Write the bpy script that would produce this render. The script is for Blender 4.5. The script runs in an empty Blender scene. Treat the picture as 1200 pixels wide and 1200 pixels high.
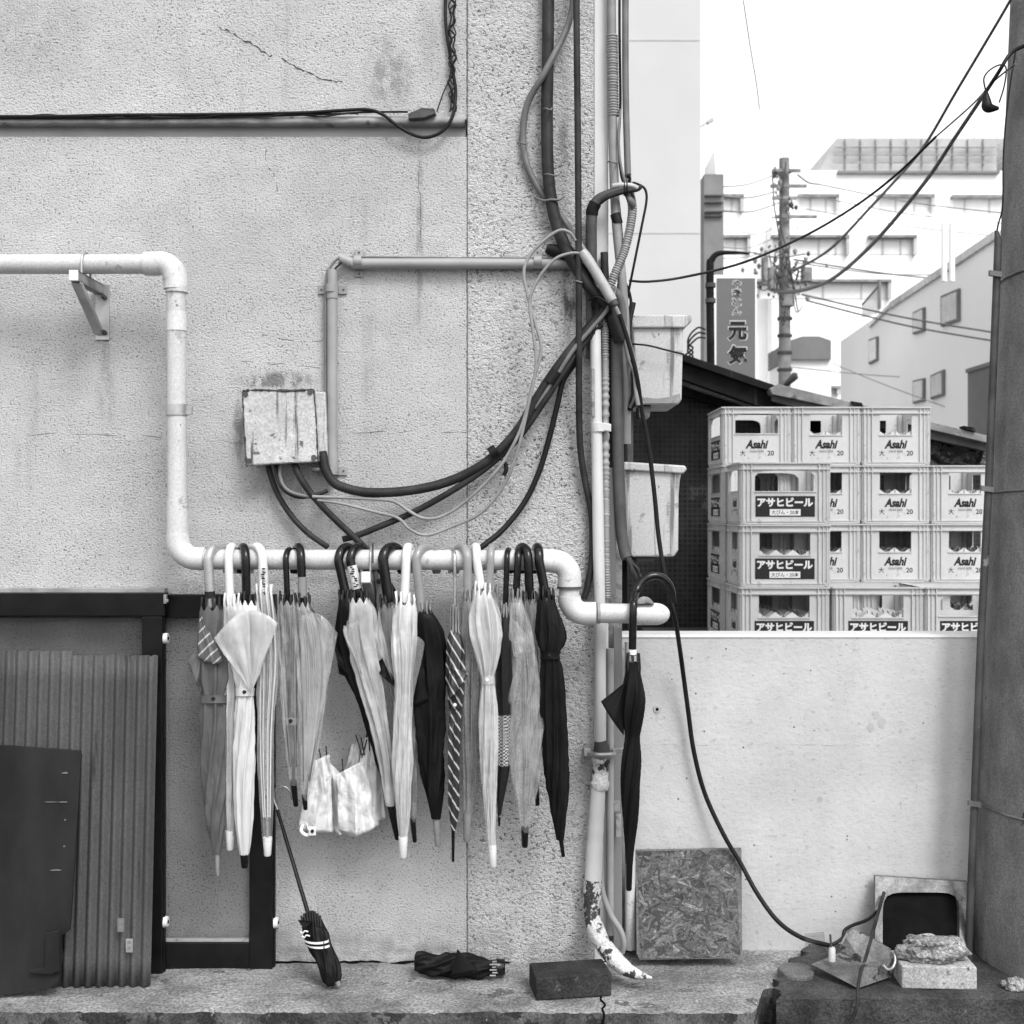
import bpy, bmesh, math, random
from mathutils import Vector, Matrix, noise
random.seed(11)
SC = bpy.context.scene
COL = SC.collection
# ------------------------------------------------------------------ camera, sky, sun, exposure
D, F, EYE = 3.2, 1376.0, 1.6          # distance to the wall, focal length in photo pixels, eye height
cam_d = bpy.data.cameras.new('camera'); cam = bpy.data.objects.new('camera', cam_d); COL.objects.link(cam)
cam.location = (0, -D, EYE); cam.rotation_euler = (math.radians(90), 0, 0)
cam_d.sensor_width = 36; cam_d.lens = F / 1200 * 36; cam_d.clip_end = 2000; cam_d.clip_start = .05
cam_d.dof.use_dof = True; cam_d.dof.focus_distance = D - .1; cam_d.dof.aperture_fstop = 7.0
SC.camera = cam
SUN_EL, SUN_ROT = math.radians(50), math.radians(152)
w = bpy.data.worlds.new('World'); SC.world = w; w.use_nodes = True
wn = w.node_tree; bg = wn.nodes['Background']
sky = wn.nodes.new('ShaderNodeTexSky'); sky.sky_type = 'NISHITA'; sky.sun_disc = False
sky.sun_elevation = SUN_EL; sky.sun_rotation = SUN_ROT; sky.dust_density = 4.0
hs = wn.nodes.new('ShaderNodeHueSaturation'); hs.inputs['Saturation'].default_value = 0
ov = wn.nodes.new('ShaderNodeMixRGB'); ov.blend_type = 'ADD'; ov.inputs[0].default_value = 1; ov.inputs[2].default_value = (5.8, 5.8, 5.8, 1)   # even overcast layer over the sky
wn.links.new(sky.outputs[0], hs.inputs['Color']); wn.links.new(hs.outputs[0], ov.inputs[1]); wn.links.new(ov.outputs[0], bg.inputs[0])
bg.inputs[1].default_value = 0.11
sd = bpy.data.lights.new('sun', 'SUN'); sun = bpy.data.objects.new('sun', sd); COL.objects.link(sun)
sd.energy = 1.7; sd.angle = math.radians(20); sd.color = (1, 1, 1)
sdir = Vector((math.sin(SUN_ROT) * math.cos(SUN_EL), math.cos(SUN_ROT) * math.cos(SUN_EL), math.sin(SUN_EL)))
sun.rotation_euler = sdir.to_track_quat('Z', 'Y').to_euler(); sun.location = (2, -4, 8)
SC.view_settings.view_transform = 'Standard'; SC.view_settings.look = 'None'
SC.view_settings.exposure = 0.40; SC.view_settings.gamma = 1
SC.cycles.transparent_max_bounces = 32; SC.cycles.max_bounces = 8

# ------------------------------------------------------------------ helpers
def P(px, py, Y=0.0):
    s = (D + Y) / F
    return Vector(((px - 600) * s, Y, EYE - (py - 600) * s))
def R(px, Y=0.0): return px * (D + Y) / F
LEDGE = .37
def LY(py, z=LEDGE): return (EYE - z) * F / (py - 600) - D     # depth of a point lying on the ledge

class MB:
    def __init__(s): s.v = []; s.f = []; s.sm = []; s.mi = []
    def add(s, vs, fs, smooth=False, mi=0):
        o = len(s.v); s.v += [tuple(v) for v in vs]
        for f in fs: s.f.append(tuple(o + i for i in f)); s.sm.append(smooth); s.mi.append(mi)
    def box(s, a, b, mi=0):
        x0, y0, z0 = [min(a[i], b[i]) for i in range(3)]; x1, y1, z1 = [max(a[i], b[i]) for i in range(3)]
        s.add([(x0,y0,z0),(x1,y0,z0),(x1,y1,z0),(x0,y1,z0),(x0,y0,z1),(x1,y0,z1),(x1,y1,z1),(x0,y1,z1)],
              [(0,3,2,1),(4,5,6,7),(0,1,5,4),(1,2,6,5),(2,3,7,6),(3,0,4,7)], False, mi)
    def pbox(s, px0, py0, px1, py1, Y0, Y1, mi=0):        # front face seen at these photo pixels at depth Y0
        a, b = P(px0, py0, Y0), P(px1, py1, Y0); s.box(a, (b.x, Y1, b.z), mi)
    def prism(s, pts, Y0, Y1, mi=0):                      # outline in pixels at depth Y0, extruded straight back
        n = len(pts); q = [P(x, y, Y0) for x, y in pts]
        A = sum(q[i].x*q[(i+1)%n].z - q[(i+1)%n].x*q[i].z for i in range(n))
        if A < 0: q.reverse()
        s.add(q + [Vector((p.x, Y1, p.z)) for p in q],
              [tuple(range(n)), tuple(range(2*n-1, n-1, -1))] + [(i, n+i, n+(i+1)%n, (i+1)%n) for i in range(n)], False, mi)
    def obox(s, c, ax, ay, az, mi=0):                     # oriented box: centre and three half-axis vectors
        c, ax, ay, az = map(Vector, (c, ax, ay, az))
        vs = [c + ax*i + ay*j + az*k for k in (-1,1) for (i,j) in ((-1,-1),(1,-1),(1,1),(-1,1))]
        s.add(vs, [(0,3,2,1),(4,5,6,7),(0,1,5,4),(1,2,6,5),(2,3,7,6),(3,0,4,7)], False, mi)
    def tube(s, pts, r, seg=12, cap=True, mi=0, ridge=0, ridge_n=0):
        pts = [Vector(p) for p in pts]; n = len(pts)
        rr = r if isinstance(r, (list, tuple)) else [r]*n
        t = [(pts[min(i+1,n-1)] - pts[max(i-1,0)]).normalized() for i in range(n)]
        up = Vector((0,1,0)) if abs(t[0].y) < .9 else Vector((1,0,0))
        u = (up - t[0]*up.dot(t[0])).normalized(); vs = []
        for i in range(n):
            u = (u - t[i]*u.dot(t[i])).normalized(); b = t[i].cross(u)
            for k in range(seg):
                a = 2*math.pi*k/seg; vs.append(pts[i] + (u*math.cos(a) + b*math.sin(a))*rr[i])
        fs = [(i*seg+k, i*seg+(k+1)%seg, (i+1)*seg+(k+1)%seg, (i+1)*seg+k) for i in range(n-1) for k in range(seg)]
        s.add(vs, fs, True, mi)
        if cap:
            s.add(vs[:seg], [tuple(range(seg-1,-1,-1))], False, mi); s.add(vs[-seg:], [tuple(range(seg))], False, mi)
    def grid(s, fn, nu, nv, smooth=True, mi=0):
        vs = [fn(i/nu, j/nv) for i in range(nu+1) for j in range(nv+1)]
        s.add(vs, [(i*(nv+1)+j, i*(nv+1)+j+1, (i+1)*(nv+1)+j+1, (i+1)*(nv+1)+j) for i in range(nu) for j in range(nv)], smooth, mi)
    def build(s, name, mats, parent=None, bevel=0, solid=0, seg=2, weld=False):
        me = bpy.data.meshes.new(name)
        loc = parent_loc(parent)
        me.from_pydata([(v[0]-loc.x, v[1]-loc.y, v[2]-loc.z) for v in s.v], [], s.f)
        for p, sm, mi in zip(me.polygons, s.sm, s.mi): p.use_smooth = sm; p.material_index = mi
        if weld:
            bm = bmesh.new(); bm.from_mesh(me); bmesh.ops.remove_doubles(bm, verts=bm.verts, dist=1e-5); bm.to_mesh(me); bm.free()
        for m in (mats if isinstance(mats, (list, tuple)) else [mats]): me.materials.append(m)
        o = bpy.data.objects.new(name, me); COL.objects.link(o)
        if parent: o.parent = parent
        if solid:
            m = o.modifiers.new('solid', 'SOLIDIFY'); m.thickness = solid; m.offset = 0
        if bevel:
            m = o.modifiers.new('bevel', 'BEVEL'); m.width = bevel; m.segments = seg; m.limit_method = 'ANGLE'; m.angle_limit = math.radians(40)
        return o
def parent_loc(p):
    l = Vector((0,0,0))
    while p: l += p.location; p = p.parent
    return l
def thing(name, label, cat, loc=(0,0,0), group=None):
    o = bpy.data.objects.new(name, None); o.empty_display_size = .05; COL.objects.link(o); o.location = loc
    return tag(o, label, cat, group)
def tag(o, label=None, cat=None, group=None, kind=None):
    if label: o['label'] = label
    if cat: o['category'] = cat
    if group: o['group'] = group
    if kind: o['kind'] = kind
    return o
def cr(pts, n=8):                                        # Catmull-Rom through tuples of any length
    out = []; m = len(pts)
    for i in range(m-1):
        p0, p1, p2, p3 = pts[max(i-1,0)], pts[i], pts[i+1], pts[min(i+2,m-1)]
        for k in range(n):
            t = k/n; out.append(tuple(.5*((2*b)+(-a+c)*t+(2*a-5*b+4*c-d)*t*t+(-a+3*b-3*c+d)*t**3) for a,b,c,d in zip(p0,p1,p2,p3)))
    out.append(tuple(pts[-1])); return out
def text(body, cx, cz, y, h, mat, name='lettering', parent=None, facing='-Y', wid=None, off=0.0, shear=0, vert=False, ext=.0004):
    c = bpy.data.curves.new(name, 'FONT'); c.body = body; c.size = 1; c.align_x = 'CENTER'; c.extrude = 0; c.offset = off; c.shear = shear
    c.resolution_u = 3
    o = bpy.data.objects.new(name, c); COL.objects.link(o); bpy.context.view_layer.update()
    me = bpy.data.meshes.new_from_object(o.evaluated_get(bpy.context.evaluated_depsgraph_get()))
    bpy.data.objects.remove(o); bpy.data.curves.remove(c)
    xs = [v.co.x for v in me.vertices]; ys = [v.co.y for v in me.vertices]
    w_, h_ = max(xs)-min(xs), max(ys)-min(ys); sy = h/h_; sx = (wid/w_) if wid else sy
    mx, my = (max(xs)+min(xs))/2, (max(ys)+min(ys))/2
    for v in me.vertices:
        x, z = (v.co.x-mx)*sx, (v.co.y-my)*sy
        if facing == '-Y': v.co = (cx+x, y, cz+z)
        elif facing == '+Y': v.co = (cx-x, y, cz+z)
        elif facing == '-X': v.co = (y, cx-x, cz+z)
        else: v.co = (y, cx+x, cz+z)
    l = parent_loc(parent)
    for v in me.vertices: v.co -= l
    me.materials.clear(); me.materials.append(mat); me.name = name
    ob = bpy.data.objects.new(name, me); COL.objects.link(ob); ob.parent = parent
    return ob

# ------------------------------------------------------------------ materials (all neutral greys: a black and white place)
class NT:
    def __init__(s, m): s.t = m.node_tree; s.t.nodes.clear()
    def n(s, typ, **k):
        nd = s.t.nodes.new(typ)
        for a, b in k.items():
            if a.startswith('i_'): nd.inputs[int(a[2:]) if a[2:].isdigit() else a[2:]].default_value = b
            else: setattr(nd, a, b)
        return nd
    def l(s, a, b): s.t.links.new(a, b)
    def math(s, op, a, b=None, clamp=False):
        m = s.n('ShaderNodeMath', operation=op); m.use_clamp = clamp
        for i, x in enumerate((a, b)):
            if x is None: continue
            if isinstance(x, (int, float)): m.inputs[i].default_value = x
            else: s.l(x, m.inputs[i])
        return m.outputs[0]
    def noise(s, vec, scale, detail=4, rough=.6, dist=0):
        nd = s.n('ShaderNodeTexNoise'); nd.inputs['Scale'].default_value = scale; nd.inputs['Detail'].default_value = detail
        nd.inputs['Roughness'].default_value = rough; nd.inputs['Distortion'].default_value = dist; s.l(vec, nd.inputs['Vector']); return nd.outputs['Fac']
    def ramp(s, x, lo, hi, a=0., b=1.):
        m = s.n('ShaderNodeMapRange'); m.interpolation_type = 'SMOOTHSTEP'; s.l(x, m.inputs[0])
        for i, v in enumerate((lo, hi, a, b)): m.inputs[i+1].default_value = v
        return m.outputs[0]
    def scaled(s, vec, sc):
        m = s.n('ShaderNodeMapping'); m.inputs['Scale'].default_value = sc; s.l(vec, m.inputs[0]); return m.outputs[0]
def G(v): return (v, v, v, 1)
def mat(name, c, var=.25, scale=6, rough=.6, metal=0., bump=.3, bscale=80, bd=.002, alpha=1., stretch=(1,1,1),
        spots=None, coat=0, streak=None, extra=None, spec=None, grain=0., gs=170):
    m = bpy.data.materials.new(name); m.use_nodes = True; t = NT(m)
    out = t.n('ShaderNodeOutputMaterial'); b = t.n('ShaderNodeBsdfPrincipled'); t.l(b.outputs[0], out.inputs[0])
    tc = t.n('ShaderNodeTexCoord'); vec = t.scaled(tc.outputs['Object'], stretch)
    big = t.noise(vec, scale, 5)
    val = t.ramp(big, .3, .7, c*(1-var), c*(1+var))
    if spots:                                            # peeled or stained patches: (value, threshold, scale)
        for (sv, th, ss) in ([spots] if not isinstance(spots, list) else spots):
            k = t.ramp(t.noise(vec, ss, 6, .65), th, th+.03)
            mx = t.n('ShaderNodeMix', data_type='FLOAT'); t.l(k, mx.inputs[0]); t.l(val, mx.inputs[2]); mx.inputs[3].default_value = sv; val = mx.outputs[0]
    if streak:                                           # rain streaks running down: (value, threshold, scale)
        k = t.ramp(t.noise(t.scaled(tc.outputs['Object'], (1,1,.06)), streak[2], 4), streak[1], streak[1]+.12)
        mx = t.n('ShaderNodeMix', data_type='FLOAT'); t.l(k, mx.inputs[0]); t.l(val, mx.inputs[2]); mx.inputs[3].default_value = streak[0]; val = mx.outputs[0]
    if grain: val = t.math('MULTIPLY', val, t.ramp(t.noise(tc.outputs['Object'], gs, 3, .75), .34, .66, 1-grain, 1+grain*.8))
    if extra: val = extra(t, tc, val, b)
    cc = t.n('ShaderNodeCombineColor')
    for i in range(3): t.l(val, cc.inputs[i])
    t.l(cc.outputs[0], b.inputs['Base Color'])
    b.inputs['Metallic'].default_value = metal; b.inputs['Alpha'].default_value = alpha
    rg = t.ramp(t.noise(vec, scale*2.3, 3), .3, .7, max(.03, rough-.1), min(1, rough+.1)); t.l(rg, b.inputs['Roughness'])
    if coat: b.inputs['Coat Weight'].default_value = coat; b.inputs['Coat Roughness'].default_value = .15
    if spec is not None: b.inputs['Specular IOR Level'].default_value = spec
    if bump:
        bp = t.n('ShaderNodeBump'); bp.inputs['Strength'].default_value = bump; bp.inputs['Distance'].default_value = bd
        t.l(t.noise(vec, bscale, 4), bp.inputs['Height']); t.l(bp.outputs[0], b.inputs['Normal'])
    return m

def stucco(name, base, gscale, depth, stain_shade=(), pit=.35, stretch=(1,1,1.25), lo=.36):
    m = bpy.data.materials.new(name); m.use_nodes = True; t = NT(m)
    out = t.n('ShaderNodeOutputMaterial'); b = t.n('ShaderNodeBsdfPrincipled'); t.l(b.outputs[0], out.inputs[0])
    b.inputs['Roughness'].default_value = .85; b.inputs['Specular IOR Level'].default_value = .25
    g = t.n('ShaderNodeNewGeometry'); pos = g.outputs['Position']; v = t.scaled(pos, stretch)
    big = t.noise(v, 1.3, 4); mid = t.noise(v, 9, 4)
    val = t.math('ADD', t.ramp(big, .3, .7, base*.86, base*1.07), t.ramp(mid, .3, .7, -base*.05, base*.05))
    n1 = t.noise(v, gscale, 3, .6, .4); n2 = t.noise(v, gscale*2.2, 2, .6)
    h = t.math('ADD', t.math('MULTIPLY', n1, .75), t.math('MULTIPLY', n2, .25))
    # pits of the render darkened in the colour, standing in for shade
    k = t.ramp(h, lo, lo+.09, 1, 0)
    k = t.math('MULTIPLY', k, t.ramp(t.noise(v, 4, 3), .3, .75, pit*.5, pit*1.2))
    for (px, py, wx, wy, st) in stain_shade:
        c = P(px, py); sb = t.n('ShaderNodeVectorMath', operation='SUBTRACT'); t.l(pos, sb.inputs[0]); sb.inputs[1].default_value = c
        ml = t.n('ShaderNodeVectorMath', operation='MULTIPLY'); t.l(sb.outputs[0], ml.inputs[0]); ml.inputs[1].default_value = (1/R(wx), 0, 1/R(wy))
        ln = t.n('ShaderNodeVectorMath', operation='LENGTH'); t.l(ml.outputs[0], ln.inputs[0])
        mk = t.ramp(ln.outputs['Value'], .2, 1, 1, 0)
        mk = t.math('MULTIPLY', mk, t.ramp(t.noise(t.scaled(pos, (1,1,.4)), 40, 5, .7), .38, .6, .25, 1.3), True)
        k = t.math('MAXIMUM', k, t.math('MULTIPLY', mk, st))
    # soot and splash along the foot of the wall
    sx = t.n('ShaderNodeSeparateXYZ'); t.l(pos, sx.inputs[0])
    foot = t.ramp(sx.outputs[2], LEDGE, LEDGE+.16, .5, 0)
    foot = t.math('MULTIPLY', foot, t.ramp(t.noise(v, 14, 5), .35, .65, .1, 1)); k = t.math('MAXIMUM', k, foot)
    # faint rain runs
    rr = t.math('MULTIPLY', t.ramp(t.noise(t.scaled(pos, (1,1,.05)), 14, 5), .54, .74, 0, .30), t.ramp(t.noise(pos, 2.2, 3), .42, .62)); k = t.math('MAXIMUM', k, rr)
    val = t.math('MULTIPLY', val, t.math('SUBTRACT', 1, k))
    cc = t.n('ShaderNodeCombineColor')
    for i in range(3): t.l(val, cc.inputs[i])
    t.l(cc.outputs[0], b.inputs['Base Color'])
    hh = t.math('ADD', h, t.math('MULTIPLY', mid, .5))
    bp = t.n('ShaderNodeBump'); bp.inputs['Strength'].default_value = 1; bp.inputs['Distance'].default_value = depth
    t.l(hh, bp.inputs['Height']); t.l(bp.outputs[0], b.inputs['Normal'])
    return m
def crackmat(name, base):                                 # painted concrete with bug holes
    def ex(t, tc, val, b):
        vo = t.n('ShaderNodeTexVoronoi'); vo.inputs['Scale'].default_value = 26; vo.inputs['Randomness'].default_value = 1; t.l(tc.outputs['Object'], vo.inputs['Vector'])
        hole = t.ramp(vo.outputs['Distance'], .03, .11, 1, 0)
        hole = t.math('MULTIPLY', hole, t.ramp(t.noise(tc.outputs['Object'], 6, 3), .40, .55))
        gr = t.ramp(t.noise(t.scaled(tc.outputs['Object'], (.35,1,1.6)), 150, 3, .7), .33, .42, .35, 0)
        st = t.ramp(t.noise(tc.outputs['Object'], 30, 6, .7), .60, .66, 0, .22)
        k = t.math('MAXIMUM', t.math('MAXIMUM', t.math('MULTIPLY', hole, .85), gr), st)
        return t.math('MULTIPLY', val, t.math('SUBTRACT', 1, k))
    return mat(name, base, .11, 3, .75, bump=.8, bscale=60, bd=.003, extra=ex)

ST = [(455,90,42,46,.42),(448,60,24,30,.3),(492,280,7,150,.4),(490,300,22,140,.12),(125,420,10,70,.3),(15,30,120,70,.14),(430,760,120,40,.12),(640,170,10,60,.35),(668,345,13,70,.75),(125,450,16,80,.25),(660,170,9,40,.4),  # stains and darker areas; those left of and below the box paint its shade
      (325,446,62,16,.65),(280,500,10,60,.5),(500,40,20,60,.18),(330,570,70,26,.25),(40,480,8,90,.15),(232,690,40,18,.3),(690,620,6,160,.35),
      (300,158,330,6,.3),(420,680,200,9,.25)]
M = {}
M['wall'] = stucco('fine_stucco', .505, 165, .0085, ST, .7, (1,1,1.25), .37)
M['pillar'] = stucco('coarse_stucco', .54, 115, .0175, ST, .8, (1,1,1.2), .37)
M['trim'] = mat('cement_trim', .26, .25, 12, .8, bump=.6, bscale=40, bd=.004, spots=(.14,.60,16))
M['recess'] = mat('recess_cement', .40, .12, 5, .8, bump=.3)
M['smooth'] = mat('smooth_painted_cement', .54, .06, 3, .6, bump=.25, bscale=30, spots=(.2,.68,20))
M['lowwall'] = crackmat('painted_concrete', .465)
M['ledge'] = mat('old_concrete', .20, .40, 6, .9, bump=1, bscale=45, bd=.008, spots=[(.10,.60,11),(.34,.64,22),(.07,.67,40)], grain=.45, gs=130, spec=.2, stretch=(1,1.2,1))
M['ledge_face'] = mat('dark_concrete_face', .08, .55, 9, .9, bump=1, bscale=50, bd=.006, spots=[(.03,.52,14),(.28,.66,26)], grain=.4, spec=.2)  # ledge front, darker and more mottled than its top
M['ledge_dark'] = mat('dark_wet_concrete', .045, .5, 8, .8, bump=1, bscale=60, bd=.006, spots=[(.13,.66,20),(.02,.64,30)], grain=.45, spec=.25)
M['asphalt'] = mat('asphalt', .05, .2, 3, .9, bump=.6, bscale=120, bd=.004)
M['pvc'] = mat('white_plastic_pipe', .50, .07, 5, .42, bump=.1, bscale=30, spots=[(.33,.62,24),(.1,.67,70)], grain=.12)
M['pvc_fit'] = mat('pale_plastic_fitting', .56, .05, 8, .36, bump=.05, spots=[(.36,.63,26),(.12,.69,70)], grain=.1)
M['conduit'] = mat('painted_grey_conduit', .27, .12, 7, .5, bump=.15, bscale=60, spots=(.2,.68,25))
M['paintpipe'] = mat('flaking_white_pipe', .52, .1, 6, .45, bump=.3, bscale=40, spots=[(.07,.65,26),(.3,.62,12)], stretch=(1,1,.5))
M['flake'] = mat('peeling_paint_pipe', .52, .15, 9, .7, bump=1, bscale=60, bd=.006, spots=[(.035,.53,22),(.2,.62,50)], grain=.25)
M['rust'] = mat('dull_dark_pipe', .05, .35, 12, .65, bump=.4, bscale=90, spots=(.2,.66,18))
M['black'] = mat('black_rubber_cable', .009, .3, 20, .5, spec=.2, bump=.2, bscale=150, bd=.001)
M['black2'] = mat('dusty_black_cable', .02, .5, 16, .6, spec=.25, bump=.3, bscale=120, bd=.001)
M['greycable'] = mat('grey_cable', .12, .25, 14, .5, bump=.2, bscale=100, bd=.001)
M['lightcable'] = mat('light_grey_cable', .22, .2, 14, .5, bump=.2, bscale=100, bd=.001)
M['tape'] = mat('pale_tape', .34, .12, 30, .45, bump=.4, bscale=90, spots=(.12,.66,30))
M['ribbed'] = mat('ribbed_conduit', .27, .15, 20, .5, bump=0)
M['galv'] = mat('galvanised_steel', .42, .25, 12, .42, .7, bump=.2, bscale=60, spots=(.12,.66,18))
M['chrome'] = mat('bright_steel', .6, .1, 20, .22, .9, bump=0)
M['darkframe'] = mat('black_painted_frame', .006, .35, 8, .4, spec=.2, bump=.15, bscale=50)
M['boxpaint'] = mat('painted_junction_box', .45, .1, 8, .65, bump=.9, bscale=34, bd=.005, spots=[(.12,.60,26)], streak=(.07,.545,42), grain=.2)
M['grime'] = mat('grime', .06, .4, 30, .9, bump=.8)
M['osb'] = None
M['board'] = mat('weathered_dark_board', .016, .4, 5, .7, spec=.2, bump=.4, bscale=25, spots=(.05,.68,9), stretch=(1,1,.5))
M['corr'] = mat('grey_corrugated_plastic', .064, .3, 5, .6, spec=.25, grain=.2, streak=(.03,.6,30), bump=.1, bscale=100, stretch=(1,1,.3), spots=(.07,.68,12))
M['sticker'] = mat('paper_sticker', .55, .15, 60, .6, bump=0)
M['brick'] = mat('dark_clay_brick', .030, .4, 14, .9, bump=1, bscale=80, bd=.004, spots=[(.07,.62,30)], grain=.4, spec=.15)
M['whiteblock'] = mat('pale_cement_brick', .34, .18, 10, .9, bump=.9, bscale=70, bd=.003, spots=[(.2,.62,22),(.1,.67,50)], grain=.3, spec=.2)
M['rock'] = mat('mortar_rock', .27, .4, 22, .95, bump=1, bscale=75, bd=.012, grain=.5, gs=120, spots=[(.08,.6,50)], spec=.15)
M['slate'] = mat('grey_stone_disc', .10, .3, 12, .9, bump=.8, spots=(.4,.68,22), grain=.35, spec=.2)
M['steel'] = mat('worn_steel_sheet', .17, .45, 9, .5, .45, bump=.5, bscale=24, spots=[(.05,.60,14),(.3,.68,40)], grain=.25)
M['basin'] = mat('dark_basin_recess', .004, .3, 8, .8, bump=.1, spec=.08)
M['concpole'] = mat('concrete_pole', .19, .25, 9, .9, bump=.8, bscale=90, bd=.003, spots=[(.045,.67,18),(.2,.70,30)], stretch=(1,1,.6), grain=.28, gs=200, spec=.2)
M['tankwhite'] = mat('aged_white_plastic', .46, .08, 5, .5, bump=.1, spots=[(.28,.58,18),(.07,.65,44)], streak=(.15,.55,34), grain=.12)
M['crate'] = mat('pale_crate_plastic', .50, .1, 3, .5, bump=.08, spots=[(.38,.62,14),(.2,.69,40)], grain=.06)
M['cratediv'] = mat('crate_divider_plastic', .56, .06, 4, .45, bump=.05)
M['ink'] = mat('dark_print', .015, .1, 5, .7, bump=0, spec=.2)
M['label_white'] = mat('white_print', .66, .03, 5, .6, bump=0)
M['inksoft'] = mat('faded_print', .16, .1, 5, .6, bump=0)
M['labelpanel'] = mat('dark_label_print', .018, .15, 20, .6, bump=0, spec=.25)
M['shed_board'] = mat('dark_fascia', .008, .4, 6, .7, spec=.15, bump=.3, streak=(.06,.6,20))
M['shedroof'] = mat('weathered_roof_sheet', .20, .35, 8, .7, bump=.5, spots=(.07,.6,14))
M['vinyl'] = mat('black_vinyl_sheet', .012, .3, 4, .22, bump=.8, bscale=6, bd=.05, spots=(.12,.69,5))
M['farwhite'] = mat('far_white_building', .93, .02, .3, .8, bump=0)
M['farwhite2'] = mat('far_pale_wall', .88, .03, .3, .8, bump=0)
M['towerwhite'] = mat('tower_white_panels', .50, .04, .6, .7, bump=0)
M['farline'] = mat('far_panel_joint', .45, .05, 2, .8, bump=0)
M['fargrey'] = mat('far_grey', .17, .15, 1, .8, bump=0)  # far greys and panes paled: the washed-out distance is put into their colour
M['farpole'] = mat('far_utility_pole', .22, .35, 4, .8, bump=0)
M['fardark'] = mat('far_dark_fitting', .05, .3, 5, .7, bump=0)
M['farglass'] = mat('far_window_glass', .42, .15, 1, .25, bump=0)
M['farpane'] = mat('far_pale_window', .68, .06, 1, .3, bump=0)
M['screen'] = mat('rooftop_screen', .42, .2, .5, .7, bump=0, alpha=.7)
M['signface'] = mat('grey_sign_face', .14, .04, 3, .6, bump=0, spec=.2)
M['signrim'] = mat('pale_sign_frame', .8, .03, 3, .5, bump=0)
M['wood'] = mat('weathered_timber', .13, .3, 6, .8, bump=.7, bscale=40, stretch=(1,1,.12))
M['mortar'] = mat('rough_mortar', .2, .35, 14, .9, bump=1, bscale=40, bd=.008)
# oriented strand board
M['osb'] = mat('strand_board', .12, .3, 9, .8, bump=.5, bscale=90, stretch=(.4,1,2), grain=.3)
for i_, v_ in enumerate((.045,.075,.11,.15,.20,.27)): M['flake%d' % i_] = mat('wood_strand', v_, .2, 14, .75, bump=.4, bscale=120, grain=.3, spec=.2, spots=(.05,.64,7))
# mosaic tiled shed wall
def tile_extra(t, tc, val, b):
    br = t.n('ShaderNodeTexBrick'); br.offset = 0; br.squash = 1
    mp = t.n('ShaderNodeMapping'); mp.inputs['Rotation'].default_value = (math.radians(90),0,0); t.l(tc.outputs['Object'], mp.inputs[0]); t.l(mp.outputs[0], br.inputs['Vector'])
    br.inputs['Scale'].default_value = 1; br.inputs['Mortar Size'].default_value = .004; br.inputs['Brick Width'].default_value = .03; br.inputs['Row Height'].default_value = .03
    br.inputs['Color1'].default_value = G(.6); br.inputs['Color2'].default_value = G(1.1); br.inputs['Mortar'].default_value = G(1.7)
    sp = t.n('ShaderNodeSeparateColor'); t.l(br.outputs['Color'], sp.inputs[0])
    return t.math('MULTIPLY', val, sp.outputs[0])
M['tiles'] = mat('dark_mosaic_tiles', .022, .4, 3, .45, spec=.25, bump=.2, bscale=30, extra=tile_extra, spots=(.055,.60,2.2))
# dusty glass of the leaning window panels
M['glass'] = mat('dusty_glass', .08, .4, 5, .35, bump=0, alpha=.20, spec=.2)
# umbrella materials
def vinyl(name, c, alpha, rough=.2, tw=0):
    def ex(t, tc, val, b):
        v = t.scaled(tc.outputs['Object'], (1,1,.16)); s1 = t.noise(v, 24, 3, .5, .8); s2 = t.noise(tc.outputs['Object'], 18, 3)
        k = t.ramp(t.math('ADD', t.math('MULTIPLY', s1, .6), t.math('MULTIPLY', s2, .4)), .36, .66)
        al = t.ramp(k, 0, 1, max(0, alpha-.07), min(1, alpha+.16)); t.l(al, b.inputs['Alpha'])
        return t.math('MULTIPLY', val, t.ramp(k, 0, 1, .96, 1.02))
    return mat(name, c, .05, 10, rough, bump=.7, bscale=15, bd=.014, stretch=(1,1,.5), alpha=alpha, extra=ex, coat=.7)
M['clear'] = vinyl('clear_vinyl', .55, .24, .12)
M['milky'] = vinyl('milky_vinyl', .60, .54, .18)
M['smoky'] = vinyl('smoky_vinyl', .34, .30, .2)
M['whitecloth'] = mat('white_umbrella_cloth', .54, .05, 10, .45, bump=.5, bscale=22, bd=.006, stretch=(1,1,.3))
M['blackcloth'] = mat('black_umbrella_cloth', .005, .3, 14, .6, spec=.16, bump=.4, bscale=30, bd=.004, stretch=(1,1,.4))
M['greycloth'] = mat('grey_umbrella_cloth', .085, .2, 14, .55, bump=.5, bscale=30, bd=.004, stretch=(1,1,.5))
def stripes(fr, ang, w0, lo, hi):
    def ex(t, tc, val, b):
        mp = t.n('ShaderNodeMapping'); mp.inputs['Rotation'].default_value = (0, ang, 0); t.l(tc.outputs['Object'], mp.inputs[0])
        wv = t.n('ShaderNodeTexWave'); wv.inputs['Scale'].default_value = fr; wv.inputs['Distortion'].default_value = .6; wv.inputs['Detail'].default_value = 1; t.l(mp.outputs[0], wv.inputs['Vector'])
        return t.ramp(wv.outputs['Fac'], w0, w0+.08, lo, hi)
    return ex
M['stripedark'] = mat('striped_dark_cloth', .03, .2, 10, .45, bump=.4, stretch=(1,1,.5), extra=stripes(17, .55, .86, .02, .40))
M['stripegrey'] = mat('striped_grey_cloth', .1, .2, 10, .5, bump=.4, extra=stripes(15, -.8, .88, .085, .4))
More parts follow.
